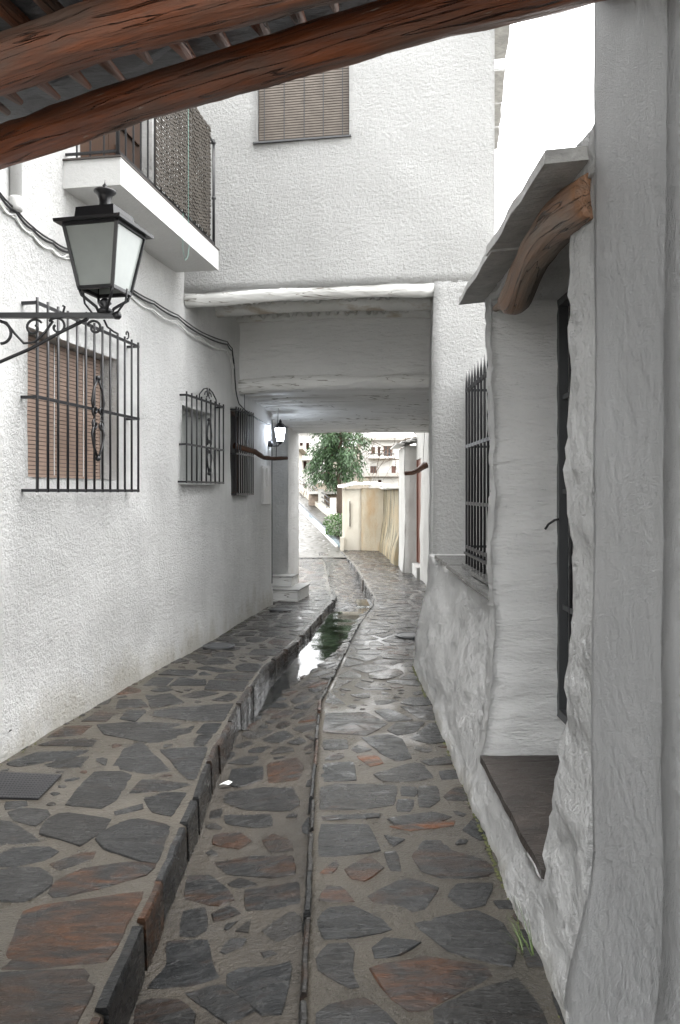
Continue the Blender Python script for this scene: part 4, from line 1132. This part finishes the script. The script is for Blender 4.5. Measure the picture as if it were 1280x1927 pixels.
def ring(h, z): return [lp(s[0] * h, s[1] * h, z) for s in sg]
prev = None
for h, z in ((.02, z1 + .012), (ht + .032, z1 + .008), (ht + .034, z1 + .022), (.098, z1 + .030), (.092, z2 - .004), (.075, z2), (.0335, z2 + .012)):
    cur = [rf.V(p) for p in ring(h, z)]
    if prev:
        for i in range(4): rf.Fc((prev[i], prev[(i + 1) % 4], cur[(i + 1) % 4], cur[i]))
    prev = cur
rf.Fc(prev)
rf = rf.build('roof', M_IRON, lamp)
fn = MB(); fn.lathe((Ll.x, Ll.y, z2 + .005), [(.034, 0), (.03, .012), (.026, .03), (.028, .05), (.036, .07), (.05, .082), (.05, .088), (.018, .096), (.010, .104), (.012, .112), (.004, .122), (.001, .14)], 16); fn.build('finial', M_IRON, rf)

# lit wall lantern under the arch
lq = lw(507, 835, 0); lc = lq + NL * .15
wlm = thing('wall_lantern', 'small lit wall lantern glowing white on the left wall under the arch', 'lantern', (lq.x, lq.y, lq.z))
a_ = MB(); a_.lathe(lq + NL * .012 - Z * .045, [(.02, 0), (.04, .02), (.04, .07), (.02, .09)], 10); a_.tube([lq, lq + NL * .05 - Z * .03, lq + NL * .12 - Z * .03, lc + Z * .01], .011, 6)
zb = lc.z + .02
a_.lathe((lc.x, lc.y, zb - .03), [(.01, 0), (.03, .02), (.045, .03), (.045, .04)], 6); a_.build('bracket', M_IRON, wlm)
c_ = MB(); c_.lathe((lc.x, lc.y, zb + .19), [(.088, 0), (.092, .008), (.05, .05), (.02, .075), (.02, .09), (.004, .12)], 6, sm=False)
for k in range(6):
    an = 2 * math.pi * k / 6; c_.tube([(lc.x + .048 * math.cos(an), lc.y + .048 * math.sin(an), zb), (lc.x + .078 * math.cos(an), lc.y + .078 * math.sin(an), zb + .19)], .005, 4)
c_.build('lantern_frame', M_IRON, wlm)
g_ = MB(); g_.lathe((lc.x, lc.y, zb + .005), [(.042, 0), (.07, .18)], 6, sm=False); g_.build('glass', M_LIT, wlm)

# cables along the left house
cb = thing('cable', 'black and white cables clipped in sagging loops along the left house', 'cable', tuple(lw(240, 545)))
def cpath(pts, off, sag=.0):
    P = [lw(x, y, off) for x, y in pts]; out = []
    for a, b in zip(P, P[1:]):
        for k in range(6): t = k / 6; q = a.lerp(b, t); q.z -= sag * 4 * t * (1 - t); out.append(q)
    return out + [P[-1]]
CP = [(-40, 325), (0, 368), (30, 398), (62, 432), (100, 458), (130, 474), (245, 547), (290, 572), (335, 598), (380, 630), (428, 648), (437, 660), (441, 690), (444, 735), (450, 760), (480, 785), (508, 800)]
b = MB(); b.tube(cpath(CP, .03, .015), .0075, 6); b.tube(cpath([(x, y - 5) for x, y in CP[:-4]], .034, .008), .006, 6); b.build('black_cable', M_WIRE, cb)
b = MB(); b.tube(cpath([(x - 3, y + 7 + 3 * math.sin(i * 2)) for i, (x, y) in enumerate(CP[:-3])], .028, .03), .006, 6); b.tube(cpath([(x + 1, y + 12) for x, y in CP[:-4]], .026, .02), .005, 6); b.build('white_cable', M_WCABLE, cb)
vc = MB(); q = lw(512, 838, .01); vc.tube([q + Z * .35, q, Vector((q.x, q.y, .3))], .006, 6); vc.build('drop_wire', M_WIRE, cb)

# crooked branches hung under the arch
def hung(name, label, pts, rs, wires, hooks):
    t = thing(name, label, 'branch', tuple(pts[0]), 'branches hung on wires under the arch')
    b = MB(); P = []
    for a, c in zip(pts, pts[1:]):
        for k in range(4): P.append(Vector(a).lerp(Vector(c), k / 4))
    P.append(Vector(pts[-1])); n = len(P)
    b.tube(P, [lerp(rs[0], rs[1], i / (n - 1)) * (1 + .15 * N(i * .7, 3, rs[0] * 50)) for i in range(n)], 10, rough=.15, seed=len(pts)); b.build('branch', M_STICK, t)
    for a, c in wires:
        w_ = MB(); w_.tube([a, c], .004, 5); w_.build('wire', M_WIRE, t)
A1 = [at(441, 838, 9.0), at(462, 845, 9.1), at(480, 850, 9.25), at(496, 861, 9.4), at(515, 863, 9.55), at(540, 862, 9.7)]
hung('hanging_branch', 'crooked rust-brown branch hung on wires beside the lit lantern', A1, (.036, .022), [(A1[1], at(460, 742, 9.1)), (A1[4] + Vector((.03, 0, 0)), at(524, 768, 9.6))], None)
A2 = [at(761, 891, 12.0), at(775, 890, 12.02), at(786, 885, 12.05), at(796, 878, 12.1), at(803, 874, 12.12)]
hung('hanging_branch', 'short pale-ended branch hung on wires at the right end of the arch', A2, (.032, .05), [(A2[0], at(763, 822, 12.0)), (A2[3], at(800, 800, 12.1))], None)

# ------------------------------------------------------------------ small things on the ground
mc = MB(); zc = .012; cp = [Vector((p[0], p[1], zl(*p) + .006)) for p in COVER]
mc.hexa([tuple(p - Z * .03) for p in cp] + [tuple(p + Z * .004) for p in cp])
uu = (cp[1] - cp[0]); vv = (cp[3] - cp[0])
for i in range(26):
    for j in range(12):
        a, b = (i + .5) / 26, (j + .5) / 12; P = (cp[0].lerp(cp[1], a)).lerp(cp[3].lerp(cp[2], a), b) + Z * .004
        mc.hexa([tuple(P + uu * (sx * .012) + vv * (sy * .028)) for sx, sy in ((-1, -1), (1, -1), (1, 1), (-1, 1))] + [tuple(P + uu * (sx * .009) + vv * (sy * .02) + Z * .0018) for sx, sy in ((-1, -1), (1, -1), (1, 1), (-1, 1))])
tag(mc.build('access_cover', M_IRON), 'square studded iron access cover set in the left footway', 'manhole cover')
for (x, y, r, zf, lab) in ((412, 1217, .16, zl, 'small round iron cover in the left footway near the wall'), (774, 1197, .17, zr, 'small round iron cover in the right footway under the arch edge'), (528, 1148, .15, zl, 'small round iron cover in front of the pale doorsteps')):
    p = ground_pt(x, y, zf); m_ = MB(); m_.lathe((p[0], p[1], zf(*p) + .004), [(r, -.02), (r, .010), (r * .92, .013), (r * .9, .008), (r * .75, .008), (r * .72, .012), (.02, .012)], 28, sm=False)
    tag(m_.build('round_cover', M_STEEL), lab, 'manhole cover', 'round covers in the footways')
p = ground_pt(424, 1483, zg); m_ = MB(); z = zg(*p) + .015
ids = [(-.035, 0, 0), (-.01, -.012, .012), (.02, -.006, .004), (.04, .012, .014), (.015, .018, .02), (-.02, .014, .006)]
a_ = [m_.V((p[0] + x, p[1] + y, z + h)) for x, y, h in ids]; b_ = [m_.V((p[0] + x, p[1] + y, z + h + .003)) for x, y, h in ids]; m_.Fc(a_[::-1]); m_.Fc(b_)
for i in range(6): m_.Fc((a_[i], a_[(i + 1) % 6], b_[(i + 1) % 6], b_[i]))
tag(m_.build('paper_scrap', M_PAPER), 'small crumpled white paper scrap lying by the kerb in the channel', 'litter')
gt = MB(); p = (RX - .112, 2.62)
for i in range(16):
    a = random.uniform(0, 6.28); l = random.uniform(.07, .22); bx_, by_ = p[0] + random.uniform(-.02, .015), p[1] + random.uniform(-.04, .04)
    d = Vector((math.cos(a) * .5 - .35, math.sin(a) * .7, 1.6)).normalized(); s_ = Vector((-math.sin(a), math.cos(a), 0)) * .0022
    P = [Vector((bx_, by_, 0)) + d * (l * k) + Vector((-.02, .02 * math.sin(a), -.035)) * (k * k) for k in (0, .35, .7, 1)]
    v = []
    for k, q in enumerate(P): s2 = s_ * (1 - k / 3.2); v.append((gt.V(q - s2), gt.V(q + s2)))
    for a1, b1 in zip(v, v[1:]): gt.Fc((a1[0], a1[1], b1[1], b1[0]))
tag(gt.build('grass_tuft', M_GRASS), 'thin tuft of green grass at the foot of the right wall', 'grass tuft')
ms = MB()                                        # moss and dirt crumbs along the foot of the walls
def blob(x, y, z, r):
    n = 6; t = ms.V((x, y, z + r * random.uniform(.4, .9))); rg = [ms.V((x + r * random.uniform(.7, 1.3) * math.cos(6.283 * k / n), y + r * random.uniform(.7, 1.3) * math.sin(6.283 * k / n), z)) for k in range(n)]
    for k in range(n): ms.Fc((rg[k], rg[(k + 1) % n], t))
for i in range(900):
    Y = 2.2 + 4.7 * random.random() ** 1.0; d = N(Y, 0, 0, 1.7)
    if random.random() < .45 + d: blob(RX - .093 - .012 * random.random() + .012 * N(Y, 2, 0, 3), Y, .004, random.uniform(.003, .011))
for i in range(500):
    Y = random.uniform(3.6, 10.5)
    if random.random() < .5 + N(Y, 5, 0, 1.1): blob(WL(Y) + .035 + .02 * random.random(), Y, .003, random.uniform(.003, .009))
struct(ms.build('moss', M_MOSS), 'stuff')['label'] = 'moss and grit along the foot of the walls'

# ------------------------------------------------------------------ beyond the arch
# right: house end with brown door, stained garden wall, shed
eh = thing('end_house', 'white house end with a red-brown door just beyond the arch on the right', 'house', (1.4, 13.8, 0))
mb = wall((1.43, 13.85), (1.405, 12.32), -.1, 2.9, .12, .12, [], .4, wavy(1.5, .02, 3), n=Vector((-1, 0, 0)))
mb = wall((1.24, 14.85), (1.75, 14.80), -.1, 2.42, .1, .1, [], 1.6, lambda a, b: .03 * F(a, b, 3, 1.2, 3) + .05 * (1 - sstep(0, .7, b)), n=Vector((0, -1, 0)), mb=mb)
mb = wall((1.27, 16.45), (1.235, 14.86), -.1, 2.42, .1, .1, [], .5, lambda a, b: .02 * F(a, b, 6, 1.2, 3) + .05 * (1 - sstep(0, .7, b)), n=Vector((-1, 0, 0)), mb=mb)
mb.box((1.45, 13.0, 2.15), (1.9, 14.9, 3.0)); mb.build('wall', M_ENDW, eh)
d_ = MB(); d_.box((1.47, 13.86, .22), (1.52, 14.78, 2.14)); d_.box((1.445, 13.87, .22), (1.47, 13.95, 2.14)); d_.box((1.445, 14.68, .22), (1.47, 14.77, 2.14)); d_ = d_.build('door', M_REDDOOR, eh)
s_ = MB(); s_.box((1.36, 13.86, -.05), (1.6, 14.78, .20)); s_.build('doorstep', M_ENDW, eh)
for k in range(7):
    r_ = MB(); y = 14.75; x = 1.06 + k * .1; z = 2.44 + k * .03
    r_.prism((x, 14.70 - random.uniform(0, .05), z + .012 * (k % 2)), (1, 0, 0), (0, 1, 0), Z * .022, [(0, 0), (.16, 0), (.16, 1.8), (0, 1.8)]); r_.build('roof_slate', M_SLATE, eh)
gw = thing('garden_wall', 'ochre garden wall streaked with dark moss between the shed and the white house end', 'wall', (1.2, 18, 0))
mb = wall((1.14, 20.4), (1.26, 16.46), -.1, 1.60, .1, .1, [], .4, lambda a, b: .04 * F(a, b, 3, 1.0, 3) + .12 * (1 - sstep(0, .9, b)), n=Vector((-1, -.03, 0)).normalized())
mb.build('wall', M_MOSSY, gw)
m_ = MB()
for k in range(11): m_.prism((1.02 + random.uniform(-.03, .03), 16.5 + k * .36, 1.60 + .02 * (k % 2) + .015 * random.random()), (1, 0, 0), (0, 1, 0), Z * .03, [(0, 0), (.6, .02), (.6, .4), (.02, .38)])
m_.build('coping', M_BACK, gw)
sh = thing('shed', 'low cream shed with a slit window and pale slate roof beyond the arch', 'shed', (.45, 20.6, 0))
mb = wall((.06, 20.55), (.56, 20.5), -.15, 1.62, .1, .1, [(.19, .215, .62, 1.30, .2)], .5, wavy(1.2, .012, 4), n=Vector((0, -1, 0))); mb.build('wall', M_CREAM, sh)
mb = wall((.56, 20.47), (1.2, 20.42), -.15, 1.64, .08, .08, [], .5, lambda a, b: .03 * F(a, b, 3, 1.6, 3) + .04 * sstep(.9, 1.6, b) * 0, n=Vector((0, -1, 0))); mb.build('wall', M_PEACH, sh, 'peach stained roughcast half of the shed front')
s_ = MB(); s_.box((.19 + .05, 20.70, .55), (.19 + .09, 20.73, 1.36)); s_.build('slit_window', M_DARK, sh)
s_ = MB(); s_.box((.0, 20.32, -.15), (.10, 20.5, .36)); s_.build('bollard', M_CREAM, sh)
for k in range(12):
    r_ = MB(); x = -.06 + k * .115; r_.prism((x, 20.28 + random.uniform(-.05, .05), 1.64 + .07 * math.sin(k / 11 * 3.1) + random.uniform(0, .025)), (1, 0, .03), (0, 1, .05), Z * random.uniform(.02, .04), [(0, 0), (.17, random.uniform(-.03, .03)), (.18, 1.2), (0, 1.2)]); r_.build('roof_slate', M_BACK, sh)
# left: white gate posts by the lane
gp = thing('garden_gate', 'white gate with narrow posts at the left edge of the lane beyond the arch', 'gate', (-1.15, 18.6, 0))
for k, (x, w_) in enumerate(((-1.24, .08), (-1.12, .06), (-1.05, .035))):
    b = MB(); b.box((x, 18.6 + k * .25, -.1), (x + w_, 18.7 + k * .25, 1.28 - .03 * k)); b.build('post', M_CREAM, gp)
b = MB(); b.box((-2.2, 18.61, 0), (-1.24, 18.66, 1.22)); b.build('panel', M_CREAM, gp)
# railing parapet of the lane
pp = thing('parapet', 'white parapet with posts and black rails climbing beside the lane', 'railing', (-.3, 24.6, zroad(24.6)))
PA, PB = Vector((-.28, 24.6, 0)), Vector((-2.3, 33.6, 0)); dv = PB - PA
def pz(t, h): q = PA + dv * t; return Vector((q.x, q.y, zroad(q.y) + h))
lowb = MB()
for i in range(20):
    a, b = i / 20, (i + 1) / 20
    lowb.hexa([tuple(pz(a, -.4)), tuple(pz(a, -.4) + Vector((.22, .03, 0))), tuple(pz(b, -.4) + Vector((.22, .03, 0))), tuple(pz(b, -.4)), tuple(pz(a, .16)), tuple(pz(a, .16) + Vector((.22, .03, 0))), tuple(pz(b, .16) + Vector((.22, .03, 0))), tuple(pz(b, .16))])
lowb.build('plinth', M_CREAM, pp)
T_ = [.02, .23, .48, .72, 1.0]
for t in T_:
    q = pz(t, 0); b = MB(); b.box((q.x, q.y, q.z + .0), (q.x + .2, q.y + .2, q.z + .66)); b.build('post', M_BACK, pp)
rr = MB()
for a, b in zip(T_, T_[1:]):
    for h in (.26, .41, .56): rr.tube([pz(a, h) + Vector((.1, .1, 0)), pz(b, h) + Vector((.1, .1, 0))], .016, 6)
    rr.tube([pz((a + b) / 2, .16) + Vector((.1, .1, 0)), pz((a + b) / 2, .56) + Vector((.1, .1, 0))], .014, 6)
rr.build('rail', M_IRON, pp)
rw = MB(); rw = wall((-1.1, 27.3), (.9, 27.0), -.6, 1.46, .15, .15, [], .4, lambda a, b: .06 * F(a, b, 3, 2, 3), n=Vector((0, -1, 0)))
M_RUB = simple('rubble_stone', (0.24, 0.19, 0.15), 0.9, 0, .7, 9, .03)
rwo = thing('retaining_wall', 'rubble stone retaining wall with a pale cap beneath the tree', 'wall', (0, 27, 0))
rw.build('wall', M_RUB, rwo); c_ = MB(); c_.box((-1.1, 26.85, 1.465), (.9, 27.6, 1.56)); c_.build('cap', M_BACK, rwo)

# leafy tree, bush
def leaf(mb, p, d, l, w_, nrm):
    s_ = d.cross(nrm).normalized() * w_; mid = p + d * l * .5 + Vector((0, 0, -.01)); 
    a = mb.V(p); b = mb.V(mid - s_); c = mb.V(p + d * l + Vector((0, 0, -.25 * l))); e_ = mb.V(mid + s_)
    mb.Fc((a, b, c, e_))
def rv3(): return Vector((random.gauss(0, 1), random.gauss(0, 1), random.gauss(0, 1)))
tr = thing('leafy_tree', 'dense dark green drooping tree in the gap beyond the arch', 'tree', (-.02, 26.2, .4))
tb = MB(); base = Vector((-.02, 26.2, .3))
tb.tube([base, base + Vector((.03, 0, .8)), base + Vector((-.02, 0, 1.7)), base + Vector((.05, 0, 3.4)), base + Vector((0, 0, 6.0))], [.12, .10, .085, .06, .02], 9, rough=.1)
limbs = []
for i in range(92):
    h = random.uniform(1.55, 5.6); an = random.uniform(0, 6.283); l = lerp(1.08, .5, (h - 1.35) / 4.3) * (.75 + .25 * sstep(1.4, 2.1, h)) * random.uniform(.8, 1.1)
    P0 = base + Vector((0, 0, h)); e_ = P0 + Vector((math.cos(an) * l, math.sin(an) * l, .18 - .25 * random.random())); mid = P0.lerp(e_, .5) + Z * .14
    tb.tube([P0, mid, e_], [.03, .018, .006], 5); limbs.append((P0, mid, e_))
tb.build('trunk', M_BARK, tr)
cr = MB()
for (P0, mid, e_) in limbs:
    for k in range(30):
        t = random.uniform(.08, 1.05); q = (P0.lerp(mid, t * 2) if t < .5 else mid.lerp(e_, t * 2 - 1)) + rv3() * .07
        ll = random.uniform(.18, .42); out = Vector((q.x - base.x, q.y - base.y, 0)).normalized()
        for j in range(9):                       # a drooping spray
            s = j / 8; p = q + out * (.16 * s) + Vector((0, 0, -ll * s * (0.5 + .5 * s))) + rv3() * .025
            d = (out * .6 + Vector((random.gauss(0, .6), random.gauss(0, .6), -.75))).normalized()
            leaf(cr, p, d, random.uniform(.09, .14), random.uniform(.016, .025), rv3().normalized())
cr.build('crown', M_LEAF, tr)
bs = thing('bush', 'low green bush at the foot of the parapet beside the shed', 'bush', (-.12, 21.9, .3))
b = MB()
for i in range(900):
    v = rv3().normalized() * random.random() ** .4; q = Vector((-.10 + v.x * .34, 22.0 + v.y * .35, .62 + v.z * .30)); d = (v + Vector((0, 0, .3)) + rv3() * .3).normalized()
    leaf(b, q, d, random.uniform(.06, .13), random.uniform(.012, .022), rv3().normalized())
b.build('leaves', M_BUSH, bs); b = MB()
for i in range(7): b.tube([(-.10, 22.0, .1), (-.10 + random.uniform(-.2, .2), 22 + random.uniform(-.2, .2), .7)], [.012, .005], 5)
b.build('stems', M_BARK, bs)
def barebranch(mb, p, d, l, r, depth):
    pts = [p]; dd = d
    for k in range(4): dd = (dd + rv3() * .16).normalized(); pts.append(pts[-1] + dd * l / 4)
    mb.tube(pts, [lerp(r, r * .5, k / 4) for k in range(5)], 5)
    if depth:
        for k in range(3): barebranch(mb, pts[random.randint(2, 4)], (dd + rv3() * .55).normalized(), l * .65, r * .5, depth - 1)
bt = thing('bare_tree', 'leafless tree reaching in from the right above the garden wall', 'tree', (2.9, 23.5, 0))
b = MB(); b.tube([(2.9, 23.5, -.3), (2.85, 23.5, 1.5), (2.6, 23.5, 2.6), (2.35, 23.5, 3.2)], [.12, .10, .08, .05], 8, rough=.1); b.build('trunk', M_BARK, bt)
b = MB(); random.seed(21)
for q, d in (((2.5, 23.5, 2.8), (-1, .05, .10)), ((2.35, 23.5, 3.2), (-1, .1, -.05)), ((2.6, 23.5, 2.6), (-.9, 0, -.05)), ((2.35, 23.5, 3.2), (-.5, .1, .6)), ((2.45, 23.5, 2.9), (-.9, -.1, .2))):
    barebranch(b, Vector(q), Vector(d).normalized(), 1.15, .022, 3)
b.build('branches', M_BARK, bt)
sb = thing('bare_shrub', 'brown leafless shrub behind the parapet left of the tree', 'shrub', (-1.3, 29, 1.2)); b = MB()
for i in range(9): barebranch(b, Vector((-1.25 + random.uniform(-.2, .25), 29 + random.uniform(-.3, .3), 1.1)), Vector((random.uniform(-.4, .4), 0, 1)).normalized(), .6, .012, 2)
b.build('twigs', M_BARK, sb)

# far houses on the slope: (x0, x1, y_top, y_bottom, depth)
def rect(x0, x1, y0, y1, Y): a, b = at(x0, y1, Y), at(x1, y0, Y); return a.x, b.x, a.z, b.z
def farhouse(label, x0, x1, yt, yb, Y, depth, wins, mat=M_BACK, roofm=M_ROOFT, balc=(), roof=True):
    X0_, X1_, z0, z1 = rect(x0, x1, yt, yb, Y); t = thing('house', label, 'house', ((X0_ + X1_) / 2, Y, z0), None)
    ops = []
    for (a, b, c, e_) in wins:
        q = rect(a, b, c, e_, Y); ops.append((q[0] - X0_, q[1] - X0_, q[2], q[3], .18))
    mb = wall((X0_, Y), (X1_, Y), z0 - 3, z1, .6, .6, ops, depth, lambda a, b: 0.0, n=Vector((0, -1, 0)), jit=0); mb.build('wall', mat, t)
    for o_ in ops:
        w_ = MB(); w_.box((X0_ + o_[0] - .03, Y + .13, o_[2] - .03), (X0_ + o_[1] + .03, Y + .17, o_[3] + .03)); wn_ = w_.build('window', M_DARK, t)
        f_ = MB(); m_ = (o_[0] + o_[1]) / 2
        f_.box((X0_ + m_ - .04, Y + .08, o_[2]), (X0_ + m_ + .04, Y + .129, o_[3])); f_.box((X0_ + o_[0], Y + .08, o_[2]), (X0_ + o_[0] + .09, Y + .129, o_[3])); f_.box((X0_ + o_[1] - .09, Y + .08, o_[2]), (X0_ + o_[1], Y + .129, o_[3])); f_.build('frame', M_REDDOOR, wn_)
    for (a, b, y, h) in balc:
        q = rect(a, b, y - h, y, Y); s_ = MB(); s_.box((q[0], Y - .7, q[2] - .14), (q[1], Y - .002, q[2])); bo_ = s_.build('balcony', mat, t)
        r_ = MB(); r_.tube([(q[0], Y - .66, q[3]), (q[1], Y - .66, q[3])], .03, 5); k = int((q[1] - q[0]) / .16)
        for i in range(k + 1): X = lerp(q[0], q[1], i / k); r_.tube([(X, Y - .66, q[2]), (X, Y - .66, q[3])], .014, 4)
        r_.build('railing', M_IRON, bo_)
    if roof:
        s_ = MB(); s_.box((X0_ - .3, Y - .35, z1 + .002), (X1_ + .3, Y + depth + .3, z1 + .16)); s_.build('roof', roofm, t)
    return t
farhouse('far white house with balcony windows to the right of the leafy tree', 684, 768, 829, 930, 48, 7, [(699, 706, 841, 854), (711, 716, 842, 859), (722, 738, 839, 859), (697, 709, 877, 892), (737, 745, 877, 891)], balc=[(692, 742, 859, 4)])
farhouse('far white house high up at the left of the leafy tree', 549, 612, 812, 880, 44, 7, [(564, 570, 833, 843), (576, 582, 833, 845), (571, 577, 868, 882)], balc=[(556, 600, 862, 5)])
farhouse('cream house corner at the top of the climbing lane', 530, 559, 846, 915, 36, 5, [], M_CREAM)
farhouse('white cottage behind the leafy tree trunk', 600, 690, 893, 935, 54, 6, [(612, 622, 902, 912)])
farhouse('small low white outbuilding above the garden wall', 700, 750, 897, 935, 36, 4, [(712, 718, 903, 909)], M_BACK)
